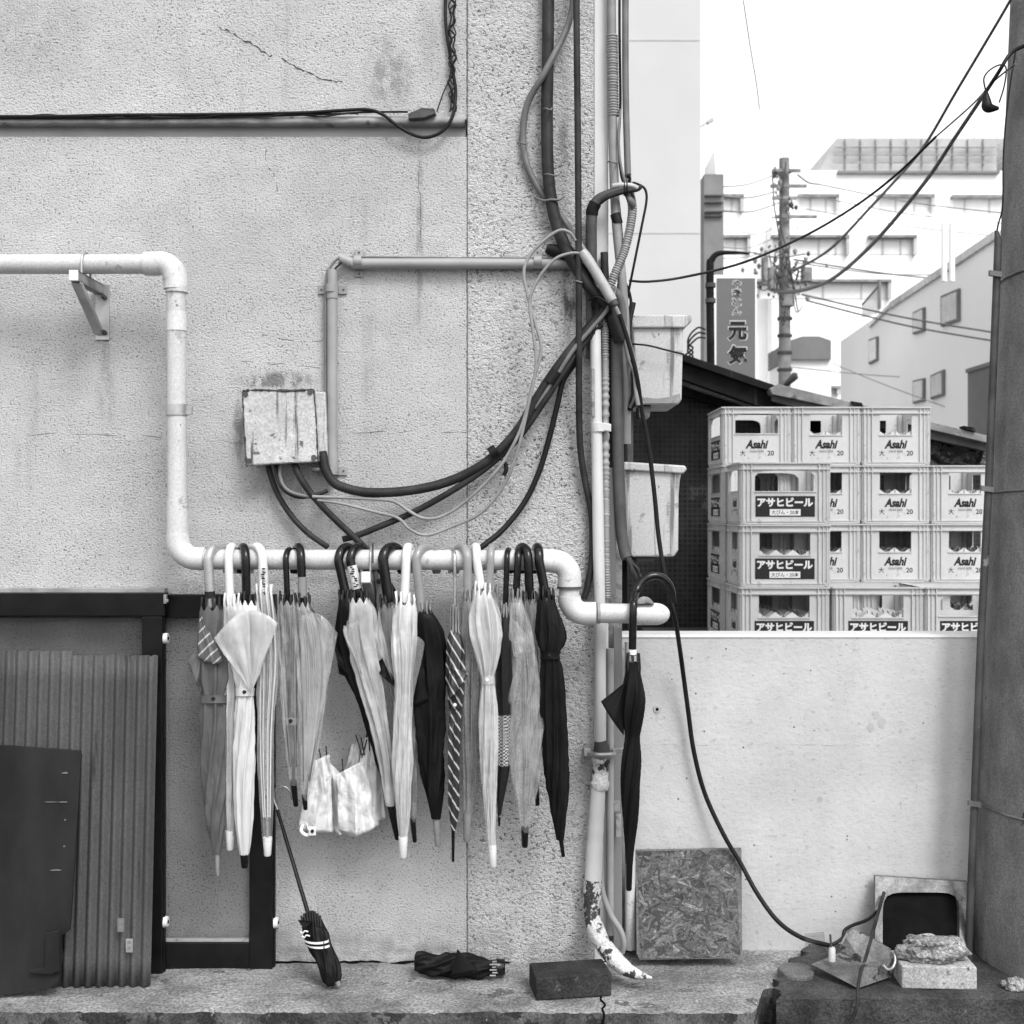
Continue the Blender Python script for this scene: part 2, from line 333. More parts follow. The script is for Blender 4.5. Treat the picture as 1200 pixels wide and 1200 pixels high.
def check(t, tc, val, b):
    sx = t.n('ShaderNodeSeparateXYZ'); t.l(tc.outputs['Object'], sx.inputs[0])
    ck = t.n('ShaderNodeTexChecker'); ck.inputs['Scale'].default_value = 230; t.l(tc.outputs['Object'], ck.inputs['Vector'])
    band = t.math('MULTIPLY', t.ramp(sx.outputs[2], -.40, -.395, 0, 1), t.ramp(sx.outputs[2], -.27, -.265, 1, 0))
    return t.math('ADD', .012, t.math('MULTIPLY', t.math('MULTIPLY', ck.outputs['Fac'], band), .45))
M['checked'] = mat('checked_black_cloth', .02, .2, 10, .6, spec=.2, bump=.3, extra=check)
M['kids'] = mat('white_printed_cloth', .58, .04, 10, .6, bump=.7, bscale=16, bd=.010, spots=[(.42,.60,15),(.28,.67,30)])
M['hblack'] = mat('black_glossy_handle', .006, .2, 20, .2, bump=0, spec=.35)
M['hwhite'] = mat('white_plastic_handle', .66, .03, 20, .3, bump=0)
M['hgrey'] = mat('grey_plastic_handle', .22, .08, 20, .3, bump=0, coat=.2)
M['hmetal'] = mat('satin_metal_handle', .40, .1, 30, .3, .5, bump=0)
M['htrans'] = mat('translucent_grey_handle', .30, .1, 20, .2, bump=0, alpha=.8)
M['ribsteel'] = mat('umbrella_rib_steel', .32, .2, 30, .35, .6, bump=0)
M['ribblack'] = mat('umbrella_rib_black', .02, .2, 30, .35, bump=0)
M['ribwhite'] = mat('umbrella_rib_white', .75, .05, 30, .4, bump=0)

# ================================================================== the setting
gm = MB(); gm.box((-300,-60,-.5),(300,400,0)); tag(gm.build('ground', M['asphalt']), kind='structure')
def slab(name, x0, x1, yf, zt, mface, mtop, seedv, ragged_left=False):
    m = MB(); nx = int((x1-x0)/.012); ny = 26; yb = .12
    def edge(x):
        e = noise.noise(Vector((x*9, seedv, 0)))*.006 + noise.noise(Vector((x*34, seedv, 3)))*.005 + noise.noise(Vector((x*110, seedv, 5)))*.0025
        ch = noise.noise(Vector((x*6, seedv, 9)));  e += max(0, ch-.36)*.05
        if not ragged_left: k = min(1, max(0, (x-.59)/.07)); e += .15*k*k*(3-2*k) + .012*k*noise.noise(Vector((x*40,1,1)))
        return e
    def top(u, v):
        x = x0+(x1-x0)*u; y = yf+edge(x)+(yb-yf-edge(x))*v
        if ragged_left: x += (1-u)**6*(y-yf)/.39*.20
        if ragged_left: x += (1-u)**14*(.055*noise.noise(Vector((0, y*22, 3)))+.03*noise.noise(Vector((0,y*70,1))) + .12*max(0,(-y-.12)))
        z = zt + noise.noise(Vector((x*11, y*11, seedv)))*.003 + noise.noise(Vector((x*50, y*50, seedv)))*.0016
        if v == 0: z -= .003+abs(noise.noise(Vector((x*60, 2, seedv))))*.005
        return (x, y, z)
    def face(u, v):
        x, y, z = top(v, 0); k = 1-u; zz = z*k
        return (x, y-.004*math.sin(k*3)+ (noise.noise(Vector((x*25, zz*25, seedv)))*.007 if u > 0 else 0), zz)
    m.grid(lambda u, v: top(v, u), ny, nx, True, 0); m.grid(lambda u, v: face(u, v), 14, nx, True, 1)
    if ragged_left:
        m.grid(lambda u, v: (top(0, 1-v)[0]+.02*u*noise.noise(Vector((u*9, v*9, 2))), top(0, 1-v)[1], top(0, 1-v)[2]*(1-u)), 14, ny, True, 1)
    return tag(m.build(name, [mtop, mface]), kind='structure')
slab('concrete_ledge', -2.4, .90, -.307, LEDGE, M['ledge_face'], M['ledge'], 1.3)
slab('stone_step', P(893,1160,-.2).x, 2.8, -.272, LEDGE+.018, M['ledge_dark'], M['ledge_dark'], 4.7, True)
# crack across the ledge under the brick: a thin dark gap filled with grit
m = MB(); pts = [(706,1166),(704,1172),(709,1178),(706,1183)]
q = []
for x, y in pts:
    Yd = LY(y, LEDGE); p = P(x, y, Yd); q.append((p.x, Yd, LEDGE+.0012))
q.append((q[-1][0]+.003, -.311, LEDGE-.01)); q.append((q[-1][0]-.006, -.313, LEDGE-.05)); q.append((q[-1][0]+.008, -.313, LEDGE-.09)); q.append((q[-1][0]-.004, -.313, LEDGE-.2))
m.tube(cr(q, 5), .0028, 6); tag(m.build('crack', M['basin']), kind='structure')
# concrete platform that carries the beer crates behind the low wall
PLAT = .929
m = MB(); m.box((.75, 2.40, 0), (3.2, 3.62, PLAT)); tag(m.build('loading_platform', M['asphalt']), kind='structure')

# ------------------------------------------------------------------ the stuccoed building on the left
bl = thing('stucco_building', 'pale stuccoed building corner with a cement ledge line, filling the left of the photo', 'building', (P(300,1129).x, 1.5, LEDGE))
zt = 4.2; xl = P(-260, 0).x; xj = P(547.5, 0).x
m = MB(); m.box((xl, 0, LEDGE-.3), (xj-.0006, 3, P(0,160).z)); m.box((xl, .001, P(0,141).z), (xj-.0006, 3, zt)); m.build('wall', M['wall'], bl, bevel=.003)
m = MB(); m.box((xl, .016, P(0,161).z), (xj-.004, 2.9, P(0,140).z)); m.build('recessed_band', M['recess'], bl)
m = MB()
def ledgestrip(u, v):
    x = xl+(xj-.006-xl)*u; pr = [(.002,P(0,134.5).z),(-.016,P(0,139).z),(-.022,P(0,142).z),(-.022,P(0,146.5).z),(-.016,P(0,148).z),(.02,P(0,147).z)]
    y, z = pr[round(v*5)]; nn = noise.noise(Vector((x*30, v*3, 1)))*.0025+noise.noise(Vector((x*90, v*3, 2)))*.0012
    return (x, y+nn, z+nn*.6)
m.grid(ledgestrip, 300, 5, True); m.build('ledge_moulding', M['trim'], bl)
m = MB(); m.box((xj+.0006, -.004, LEDGE-.3), (P(696,0).x, 2.9, zt)); m.build('corner_pillar', M['pillar'], bl, bevel=.004)
m = MB(); m.box((P(696,0).x+.0005, -.001, LEDGE-.3), (P(713,0).x, 2.8, zt)); m.build('corner_trim', M['smooth'], bl, bevel=.003)
m = MB(); m.box((xj-.0006, .003, LEDGE-.3), (xj+.0006, .05, zt)); m.build('joint', M['trim'], bl)
m = MB(); q = [(xj-.0006+random.uniform(-.0006,.0006), .0012, LEDGE+.01+i*.012) for i in range(260)]; m.tube(q, [random.choice((.0003,.0006,.0012,.0022))*random.uniform(.6,1) for _ in q], 5); m.build('crumbled_joint', M['grime'], bl)
m = MB(); q = []
for i in range(150):                                       # crumbled seam where the wall meets the ledge
    x = xl+(P(728,0).x-xl)*i/149; q.append((x, -.001, LEDGE+.004+.006*noise.noise(Vector((x*14,3,0)))+.004*noise.noise(Vector((x*60,3,0)))))
m.tube(q, [max(.0006,.0028+.005*noise.noise(Vector((p[0]*22,8,0)))) for p in q], 6); m.build('foot_seam', M['basin'], bl)
# cracks in the render: hairline ragged grooves raised as thin dark seams
def crack(pts, r=.9):
    m = MB(); q = []
    for i, (x, y) in enumerate(cr(pts, 6)):
        q.append(P(x+random.uniform(-1.5,1.5), y+random.uniform(-1.5,1.5), .0004))
    rr = [R(r)*random.choice((.08,.3,.7,1)) for _ in q]; m.tube(q, rr, 5); m.build('hairline_crack', M['grime'], bl)
crack([(258,33),(275,40),(300,55),(318,66)], .9); crack([(330,68),(345,77),(365,86),(380,94),(400,96)], .8)
crack([(314,168),(311,186),(320,205),(326,228)], .7); crack([(308,392),(340,400),(378,398)], .5)
crack([(492,165),(491,200),(492,262),(491,330)], .5)
crack([(232,512),(300,520),(380,516)], .4); crack([(400,508),(470,506),(545,507)], .6); crack([(0,512),(90,508),(190,513)], .5)
crack([(280,423),(330,427),(375,430)], .5)

# ------------------------------------------------------------------ low white concrete wall on the right
WY = .095
lw = thing('low_concrete_wall', 'low white painted concrete wall with pitted face below the beer crates', 'wall', (P(940,1115,WY).x, WY, LEDGE))
m = MB(); m.box((P(728,0,WY).x, WY, LEDGE-.3), (2.6, WY+.11, P(0,747,WY).z))
m.build('wall_face', M['lowwall'], lw, bevel=.002)
m = MB(); zz = P(0,747,WY).z+.0005; zq = P(0,743.5,WY+.012).z; X0, X1 = P(728,0,WY).x, 2.6
m.add([(X0,WY-.003,zz),(X1,WY-.003,zz),(X1,WY+.012,zq),(X0,WY+.012,zq),(X0,WY+.112,zq),(X1,WY+.112,zq),(X0,WY+.112,zz),(X1,WY+.112,zz)],
      [(0,1,2,3),(3,2,5,4),(4,5,7,6),(0,3,4,6),(1,7,5,2),(6,7,1,0)]); m.build('coping', M['smooth'], lw)
for (y, a_, b_) in ((873,752,1010),):
    m = MB(); q = [P(x, y+random.uniform(-.5,.5), WY-.0001) for x in range(a_, b_, 9)]; m.tube(q, [R(random.choice((.03,.03,.15,.3))) for _ in q], 5); m.build('formwork_line', M['trim'], lw)
# anchor hole and scar
m = MB(); p = P(770,831,WY-.001)
m.tube([p+Vector((0,.004,0)), p+Vector((0,-.002,0))], [.012,.010], 20); m.build('anchor_plug', M['recess'], lw)
m = MB(); m.tube([p+Vector((0,-.0015,0)), p+Vector((0,-.0030,0))], .0045, 14); m.build('anchor_hole', M['basin'], lw)
for (cx, cy) in ((1027,838),(1033,848),(1020,852)):
    m = MB(); c = P(cx,cy,WY-.001); n = 14
    pts = [c+Vector((math.cos(a)*R(7)*random.uniform(.4,1), 0, math.sin(a)*R(9)*random.uniform(.4,1))) for a in [2*math.pi*i/n for i in range(n)]]
    m.add(pts+[Vector((q.x, WY+.02, q.z)) for q in pts], [tuple(range(n-1,-1,-1))]+[(i,(i+1)%n,n+(i+1)%n,n+i) for i in range(n)], False)
    m.build('chipped_patch', M['recess'], lw)

# narrow gap between the building corner and the low wall: mortar, timber and pipes
m = MB(); m.box((P(713,0).x+.001, .06, LEDGE-.3), (P(728,0,WY).x-.001, .3, P(0,560).z)); o = m.build('mortar_fillet', M['mortar'])
tag(o, 'rough grey mortar filling the gap between the building corner and low wall', 'mortar')
def plank(px0, px1, py0, py1, Y, label):
    m = MB(); m.pbox(px0, py0, px1, py1, Y, Y+.02); tag(m.build('timber_batten', M['wood'], bevel=.0015), label, 'batten', 'weathered battens')
plank(713.5, 722, 548, 698, -.02, 'weathered timber batten beside the white downpipe, above the plastic pipe run')
plank(719, 729, 735, 1112, .02, 'long weathered timber batten at the corner below the plastic pipe run')
m = MB(); m.tube([P(738.5,752,.045), P(738.5,1112,.045)], R(6.3,.045), 16)
tag(m.build('drain_pipe', M['pvc'], seg=1), 'pale plastic pipe standing behind the black umbrella, left of the strand board', 'pipe')
m = MB(); m.tube([P(715,760,-.012), P(715,1095,-.012)], R(4.5), 14); tag(m.build('drain_pipe', M['conduit']), 'slim grey pipe between the flaking downpipe and the long batten', 'pipe')

# ------------------------------------------------------------------ pipes
YP = -.13
def arc(c, r, a0, a1, n, Y):      # in pixels
    return [(c[0]+r*math.cos(math.radians(a0+(a1-a0)*i/n)), c[1]+r*math.sin(math.radians(a0+(a1-a0)*i/n)), Y) for i in range(n+1)]
def ptube(m, pts, rpx, seg=20, **k):
    q = [P(x,y,Y) for x,y,Y in pts]
    m.tube(q, [R(a, p[2]) for a, p in zip(rpx, pts)] if isinstance(rpx, list) else [R(rpx, p[2]) for p in pts], seg, **k)
pr = thing('white_plastic_pipe_run', 'white plastic drain pipe with elbows on which the umbrellas hang', 'pipe', P(450,656,YP))
m = MB(); ptube(m, [(-260,310,YP),(172,309.5,YP)], 11.5); m.build('pipe_section', M['pvc'], pr)
m = MB(); ptube(m, [(206.5,338,YP),(208,630,YP)], 11.2); m.build('pipe_section', M['pvc'], pr)
m = MB(); ptube(m, [(238,655.5,YP),(640,656.5,YP)], 11.8); m.build('pipe_section', M['pvc'], pr)
m = MB(); ptube(m, [(667,686,YP),(667,700,YP)], 12); m.build('pipe_section', M['pvc'], pr)
m = MB(); ptube(m, [(700,718.5,YP),(742,719,YP)], 11.5); m.build('pipe_section', M['pvc'], pr)
def elbow(path, r=14): m = MB(); ptube(m, path, r, 24); return m.build('elbow', M['pvc_fit'], pr, bevel=.001)
elbow([(170,309,YP),(186,309,YP)]+arc((186,327),18+1,-90,0,8,YP)+[(205.5,328,YP),(205.8,339,YP)])
elbow([(208,626,YP),(208.4,632,YP)]+arc((230,633),21.5,180,90,8,YP)+[(240,655,YP)], 13.5)
elbow([(634,657,YP),(648,657,YP)]+arc((648,677),19.5,-90,0,8,YP)+[(667.5,680,YP),(667.5,687,YP)], 13.8)
elbow([(667,698,YP),(667,700,YP)]+arc((686,700),19,180,90,8,YP)+[(698,719,YP)], 13.6)
m = MB(); ptube(m, [(207,336,YP),(207,343,YP)], 13.2); m.build('collar', M['pvc'], pr)
m = MB(); ptube(m, [(208,586,YP),(208,627,YP)], 12.4); m.build('collar', M['pvc'], pr)
m = MB(); ptube(m, [(207,366,YP),(207,388,YP)], 11.9); m.build('collar', M['pvc_fit'], pr)
m = MB(); cap = [(738,719.5,YP),(768,719.5,YP)]; rr = [13,13]
for i in range(1,9):
    a = i/8*math.pi/2; cap.append((768+17*math.sin(a),719.5,YP)); rr.append(max(.3,13*math.cos(a)))
ptube(m, cap, rr, 24); m.build('end_cap', M['pvc_fit'], pr)
for (a, b) in (((699.5,YP),(703,YP)),):
    m = MB(); ptube(m, [(a[0],718.6,YP),(b[0],718.6,YP)], 12.2); m.build('solvent_joint', M['trim'], pr)
m = MB(); ptube(m, [(667,687,YP),(667,690,YP)], 14.3); m.build('solvent_joint', M['rust'], pr)
m = MB(); ptube(m, [(207,474,YP),(207,487,YP)], 12.6); m.obox(P(221,481,YP), (R(4),0,0), (0,.006,0), (0,0,R(5))); m.build('pipe_band', M['galv'], pr, bevel=.0008)
# wall brackets
def bracket(px, py, label, legx, lw_=1.0):
    xw = P(px,0,YP).x; zt_ = P(0,py+13,YP).z; Yn = -.195
    b = thing('pipe_bracket', label, 'bracket', (xw+.01, 0, zt_-.06), 'steel brackets holding the white pipe')
    m = MB(); pts = [(xw+.004, YP-R(13.5), zt_-.004)]
    for i in range(13):
        a = math.pi*i/12; pts.append((xw+.004, YP-R(13.6)*math.cos(a), P(0,py,YP).z + R(13.6)*math.sin(a)))
    pts.append((xw+.004, YP+R(13.6), zt_-.004)); m.tube(pts, .0032, 10); m.build('u_bolt', M['galv'], b)
    m = MB(); m.box((xw-.016, Yn, zt_-.026), (xw+.008, -.002, zt_-.022)); m.box((xw+.004, Yn, zt_-.022), (xw+.008, -.002, zt_)); m.box((xw-.016, Yn, zt_-.004), (xw+.008,-.002,zt_))
    m.build('arm', M['trim'], b, bevel=.001)
    m = MB(); m.box((xw-.0155, Yn-.004, zt_-.027), (xw+.0085, Yn, zt_+.001)); m.build('arm_end', M['label_white'], b, bevel=.002)
    m = MB(); a = Vector((xw-.004, Yn+.015, zt_-.028)); c = Vector((xw-.004, -.012, zt_-.135))
    d = (c-a)/2; n_ = Vector((0, -d.z, d.y)).normalized()
    m.obox((a+c)/2, (.012,0,0), d, n_*.0025); m.obox((a+c)/2+Vector((.010,0,0))+n_*.006, (.002,0,0), d, n_*.006); m.build('brace', M['galv'], b, bevel=.0008)
    m = MB(); m.box((xw-.016, -.006, zt_-.15), (xw+.022, -.0005, zt_+.002)); m.build('wall_plate', M['galv'], b, bevel=.001)
    for z in (zt_-.035, zt_-.13):
        m = MB(); m.tube([(xw+.010,-.004,z),(xw+.010,-.018,z)], .007, 6); m.tube([(xw+.010,-.018,z),(xw+.010,-.03,z)], .0032, 8); m.build('bolt', M['rust'], b)
bracket(99, 310, 'grey triangular steel bracket under the upper left pipe', 0)
bracket(434, 656, 'steel bracket with white end cap among the hanging umbrellas', 0)

# painted conduit and its saddles
cd = thing('grey_conduit', 'painted grey conduit turning down from the cable bundle to the junction box', 'conduit', P(388,430,-.02))
YC = -.022
m = MB(); ptube(m, [(412,309,YC),(668,309,YC)], 6.3, 16); m.build('conduit_length', M['conduit'], cd)
m = MB(); ptube(m, [(389.5,316,YC),(389.5,552,YC)], 6.0, 16); m.build('conduit_length', M['conduit'], cd)
m = MB(); ptube(m, [(399,303,YC),(413,308.5,YC)], 6.3, 16); m.build('conduit_end', M['conduit'], cd)
m = MB(); ptube(m, [(389.5,333,YC),(389.5,350,YC)], 6.9, 16); m.build('coupler', M['conduit'], cd)
m = MB(); ptube(m, [(389.5,530,YC),(389.5,553,YC)], 6.8, 16); m.build('coupler', M['conduit'], cd)
m = MB(); ptube(m, [(389.5,551,YC),(389.5,556,YC)], 4, 12); ptube(m, [(389.5,556,YC),(389.5,566,YC)], 2.4, 8); m.build('cable_gland', M['rust'], cd)
def saddle(px, py, horiz):
    m = MB(); c = P(px,py,0)
    n = 12; rr_ = R(7.6)
    def fn(u, v):
        a = math.pi*u; t_ = (v-.5)*R(9)
        x = -math.cos(a)*rr_; y = -max(.0015, max(0,math.sin(a))**.6*.037)
        return (c.x+(t_ if horiz else x), y-.004, c.z+(x if horiz else t_))
    m.grid(fn, n, 2); 
    for s in (-1,1):
        e = s*R(13); w2 = R(5)
        if horiz: m.box((c.x-w2,-.006,c.z+s*rr_*.9),(c.x+w2,-.0015,c.z+s*R(16)))
        else: m.box((c.x+s*rr_*.9,-.006,c.z-w2),(c.x+s*R(17),-.0015,c.z+w2))
    o = m.build('saddle_clip', M['conduit'], cd, bevel=.0008)
    for s in (-1,1):
        m = MB(); q = Vector((c.x,-.006,c.z+s*R(12.5))) if horiz else Vector((c.x+s*R(13),-.006,c.z))
        m.tube([q, q+Vector((0,-.002,0))], .0028, 8); s_ = m.build('screw', M['rust'], o)
saddle(421,309,True); saddle(630,309,True); saddle(390,340,False); saddle(390,552,False)

# junction box
jb = thing('junction_box', 'rust-streaked pale metal junction box on the stucco beside the grey conduit', 'junction box', P(328,545,-.02))
m = MB(); m.prism([(291,462),(381,459),(384,538),(294,544)], -.045, -.0005); m.build('box_body', M['boxpaint'], jb, bevel=.004)
m = MB(); m.prism([(283.5,457.5),(368,456),(373,541),(288,545.5)], -.075, -.046); m.build('lid', M['boxpaint'], jb, bevel=.004)
for (x,y) in ((288,462),(363.5,459.5),(292,540),(368,536)):
    m = MB(); a = P(x,y,-.075); m.tube([a, a+Vector((0,-.004,0))], .0075, 6); m.build('screw', M['rust'], jb)
for (pp, rr_) in (([(284,458),(300,457),(340,457.5),(368,456.5)],2.2),([(284,459),(286,500),(289,545)],1.9),([(289,546),(330,543.5),(372,541)],1.5),([(368,457),(371,500),(373,541)],1.5)):
    m = MB(); q = [(x+random.uniform(-.4,.4), y+random.uniform(-.4,.4), -.0755) for x,y in cr(pp, 10)]
    ptube(m, q, [rr_*random.uniform(.15,1) for _ in q], 6); m.build('grimy_edge', M['grime'], jb)

# ------------------------------------------------------------------ cables
CT = {'n':0}
def cable(label, pts, r, mname='black', cat='cable', name='cable', group='cables on the wall', seg=10, n=8, rib=0, kidsfn=None):
    pts = [tuple(p) if len(p) == 4 else tuple(p)+(r,) for p in pts]
    q = cr(pts, n); m = MB()
    if rib:
        L = [q[0]]; acc = 0
        dense = cr(pts, 60); out = []; last = None; dist = 0
        for i, a in enumerate(dense):
            if i: dist += math.hypot(a[0]-dense[i-1][0], a[1]-dense[i-1][1])
            out.append((a[0],a[1],a[2],a[3]*(1+.13*math.copysign(1, math.sin(dist*2*math.pi/rib)))))
        q = out
    m.tube([P(a,b,c) for a,b,c,_ in q], [R(d,c) for _,_,c,d in q], seg)
    return tag(m.build(name, M[mname]), label, cat, group)
Yw = -.012
cable('thickest dark cable coming down beside the pillar from the top edge', [(643,-60,-.03),(642,60,-.03),(641,140,-.03),(643,210,-.035),(652,262,-.04),(668,300,-.055),(690,335,-.06),(712,362,-.05),(726,400,-.03)], 7.2, 'black2', seg=14)
cable('grey cable bowing out to the left of the thickest dark cable', [(673,-40,-.03),(668,22,-.035),(640,82,-.05),(618,122,-.03),(613,165,-.018),(620,200,-.018),(636,228,-.02),(652,246,-.018),(668,268,-.03),(686,296,-.05),(700,318,-.055)], 3.9, 'greycable')
cable('straight black cable hanging down the pillar behind the pipe elbow', [(675,-60,-.07),(676,60,-.07),(677,150,-.07),(678,280,-.075),(678.5,400,-.07),(679,505,-.04),(684,555,-.03),(693,602,-.03),(694,650,-.03),(689,685,-.03),(684,702,-.03)], 4.0, 'black2')
cable('grey conduit pipe at the building corner, left of the thinner upright one', [(716,-60,-.02),(717,60,-.02),(718,140,-.02),(720,220,-.02),(723,270,-.03),(729,330,-.03),(733,400,-.02),(734,520,.01)], 5.6, 'lightcable', 'conduit', 'conduit')
cable('corrugated grey sleeve around the corner conduit near the top', [(717.2,42,-.02),(718,90,-.02),(718.6,136,-.02)], 6.2, 'ribbed', 'conduit', 'corrugated_sleeve', rib=3.2)
cable('slim upright grey conduit rising past the top edge at the corner', [(733,-60,-.02),(733,90,-.02),(735,180,-.02),(736.5,222,-.02)], 4.0, 'greycable', 'conduit', 'conduit')
cable('ribbed light conduit slanting from the tie down behind the taped pipe', [(737,222,-.022),(741,248,-.03),(733,290,-.04),(719,325,-.045),(711,345,-.04),(708,360,-.03)], 4.9, 'ribbed', 'conduit', 'corrugated_conduit', rib=2.8)
cable('grey ribbed conduit running down beside the white downpipe', [(706,352,-.035),(708.5,385,-.03),(709,430,-.028),(709.5,560,-.028),(710,650,-.028),(711,700,-.02)], 4.6, 'ribbed', 'conduit', 'corrugated_conduit', rib=3.0)
cable('thin black wire hooking over at the tie and hanging down', [(741,214,-.03),(748,216,-.03),(756,222,-.03),(757.5,236,-.03),(752,265,-.03),(742,315,-.02),(736,345,-.01),(734,358,0)], 1.5, 'black')
cable('thin black wire curling beside the upper white box', [(733,332,-.01),(738,345,-.01),(739,358,-.01),(733,378,-.01),(732,398,0)], 1.8, 'black')
cable('dark pipe with a taped bend reaching over to the corner', [(693,420,-.02),(693,330,-.03),(693,300,-.035),(693,262,-.04),(695,244,-.045),(702,233,-.05,6),(716,226,-.055,5),(735,220,-.06,4.5),(749,221,-.055,3)], 6.8, 'rust', 'pipe', 'bent_pipe')
cable('pale taped length over the bend of the dark pipe', [(718,218.5,-.062),(728,217,-.064),(740,218,-.062),(747,221,-.06)], 3.3, 'tape', 'tape', 'taped_cable')
cable('second dark strand under the pale tape at the bend', [(700,240,-.05),(712,231,-.058),(730,225,-.064),(746,222,-.06),(750,219,-.055)], 2.9, 'black2')
for i, x in enumerate((731.5, 734.5)):
    cable('black tie knotted round the bundle at the bend, %s strand' % ('left' if i == 0 else 'right'), [(x,214,-.068),(x+.5,220,-.071),(x+.5,227,-.066),(x-.2,229,-.05)], .9, 'black', 'cable tie', 'cable_tie', 'cable ties', n=5)
cable('ragged grey strap hanging from the tie at the bend', [(733,228,-.05,1.5),(738,234,-.05,4),(741,240,-.045,4),(741,246,-.04,1)], 3, 'greycable', 'strap', 'strap')
cable('wrap of black tape on the corner conduit below the bend', [(721,251,-.03),(723,258,-.031),(724,262,-.031)], 6.2, 'black', 'tape', 'tape_wrap')
cable('wrap of black tape at the elbow of the dark pipe', [(693.5,252,-.042),(694.5,245,-.045),(698,238,-.048)], 7.6, 'black', 'tape', 'tape_wrap')
cable('pale taped pipe lying diagonally over the knot of cables', [(682,294,-.082,4.6),(686,300,-.082,6.2),(700,322,-.085,6.2),(716,350,-.085,6.3),(717,352,-.085,5.2)], 6, 'tape', 'pipe', 'taped_pipe')
cable('dark socket at the lower end of the diagonal taped pipe', [(716,350,-.084,5.2),(720,357,-.084,5),(721,359,-.084,3.6)], 5, 'rust', 'socket', 'pipe_socket')
cable('thick grey conduit curving behind the diagonal taped pipe', [(716,338,-.05),(726,350,-.045),(730,375,-.03),(731,420,-.01),(732,480,.01)], 5.6, 'greycable', 'conduit', 'conduit')
cable('thick dark cable sweeping from the junction box up to the knot', [(378,530,-.04),(381,548,-.05),(389,563,-.06),(402,571,-.065),(430,577,-.06),(470,576,-.055),(510,569,-.05),(545,556,-.05),(578,535,-.055),(608,502,-.06),(632,462,-.062),(655,428,-.06),(680,396,-.055),(702,370,-.05),(712,352,-.05)], 5.6, 'black2', seg=14, n=10)
cable('grey cable lying just under the thick sweeping cable', [(402,632,-.03),(420,627,-.035),(445,617,-.04),(485,600,-.045),(530,575,-.05),(570,548,-.05),(606,515,-.055),(634,476,-.06),(658,440,-.06),(683,404,-.055),(704,380,-.05)], 3.9, 'black2', n=10)
cable('black cable dropping from the knot to behind the pipe run', [(690,388,-.045),(674,424,-.04),(660,446,-.04),(653,475,-.035),(644,512,-.03),(632,552,-.03),(615,588,-.035),(590,620,-.05),(566,640,-.07),(556,650,-.07)], 3.5, 'black')
cable('short black cable from the left of the junction box to the pipe', [(313,540,-.03),(318,560,-.03),(327,582,-.03),(342,605,-.03),(360,624,-.035),(384,641,-.05)], 3.4, 'black2')
cable('black cable from under the junction box crossing behind the pipe', [(344,540,-.045),(352,560,-.06),(366,580,-.062),(386,602,-.055),(410,625,-.05),(430,645,-.045),(452,678,-.04),(470,712,-.035)], 4.0, 'black2')
cable('loop of black cable under the junction box', [(323,540,-.04),(325,560,-.05),(333,574,-.055),(348,582,-.055),(366,581,-.055),(384,575,-.05)], 2.4, 'black2')
cable('second loop of grey cable under the junction box', [(330,540,-.05),(328,556,-.055),(333,570,-.06),(344,578,-.065),(362,582,-.06),(380,582,-.05)], 2.2, 'greycable')
cable('grey cable bend from the thin riser into the junction box', [(381.5,520,-.03),(383,536,-.035),(378,549,-.04),(366,550,-.045)], 3.0, 'greycable')
cable('upper of the two thin grey wires looping right of the box', [(366,582,-.07),(400,583,-.065),(440,585,-.06),(462,588,-.06),(478,598,-.06),(495,607,-.06),(515,606,-.06),(540,592,-.06),(570,565,-.07),(592,538,-.075),(612,498,-.08),(624,450,-.085),(634,410,-.085),(627,378,-.085),(618,345,-.085),(614,318,-.085),(622,298,-.085),(640,280,-.088),(656,270,-.09),(668,273,-.088),(674,282,-.08)], 2.0, 'lightcable', n=8)
cable('lower of the two thin grey wires looping right of the box', [(372,586,-.066),(400,590,-.06),(440,600,-.055),(466,607,-.055),(480,620,-.055),(500,627,-.055),(530,617,-.055),(565,600,-.06),(592,566,-.065),(606,530,-.075),(618,480,-.085),(628,428,-.09),(624,385,-.09),(621,352,-.09),(632,325,-.09),(650,304,-.09),(668,297,-.085),(680,297,-.08)], 1.9, 'lightcable')
for (x0,y0,x1,y1) in ((574,532,582,527),(643,449,652,435)):
    cable('dark clip strapping the sweeping cables together, ' + ('near the pillar joint' if x0 < 600 else 'below the knot'), [(x0,y0,-.062),(x1,y1,-.062)], 7.4, 'black', 'cable clip', 'cable_clip', 'cable clips', n=2)
cable('loose black tail of cable below the sweeping cables', [(586,536,-.055,1.5),(592,543,-.055,2.4),(593,551,-.055,2.8),(590,557,-.055,2.2)], 2.4, 'black')
cable('thin grey cable riding on top of the conduit run', [(381.5,560,-.02),(381.5,420,-.02),(382,330,-.022),(388,312,-.022),(399,302,-.022),(420,301.5,-.022),(540,302.5,-.024),(664,302.5,-.03)], 1.5, 'greycable')
cable('second thin cable bending over the conduit corner', [(384.5,560,-.016),(384.5,420,-.016),(385.5,330,-.02),(392,316,-.03),(402,306,-.03)], 1.2, 'black2')
cable('short wire end sticking out left of the thick cable at the pillar', [(628,232,-.02),(637,235,-.04),(646,234,-.055),(655,234,-.055),(661,230,-.05)], 1.4, 'greycable')
cable('dark dull pipe descending behind the low wall corner', [(722,395,-.02),(723,480,-.02),(725,560,-.02),(728,620,-.02),(732,645,-.025),(735,654,-.03)], 7.0, 'rust', 'pipe', 'dark_pipe', seg=14)
for i, (dx, dy, r_) in enumerate(((10,26,2.6),(13,18,2.0),(6,20,2.2),(17,30,1.6))):
    cable(['stubby', 'short', 'bent', 'longest'][i]+' dark wire end splaying from the foot of the dull pipe', [(733+i,648,-.03),(736+i*1.5,656+i,-.04),(734+dx,652+dy*.8,-.05),(735+dx,654+dy,-.05)], r_, 'black2', 'wire', 'wire_end', 'wire ends')
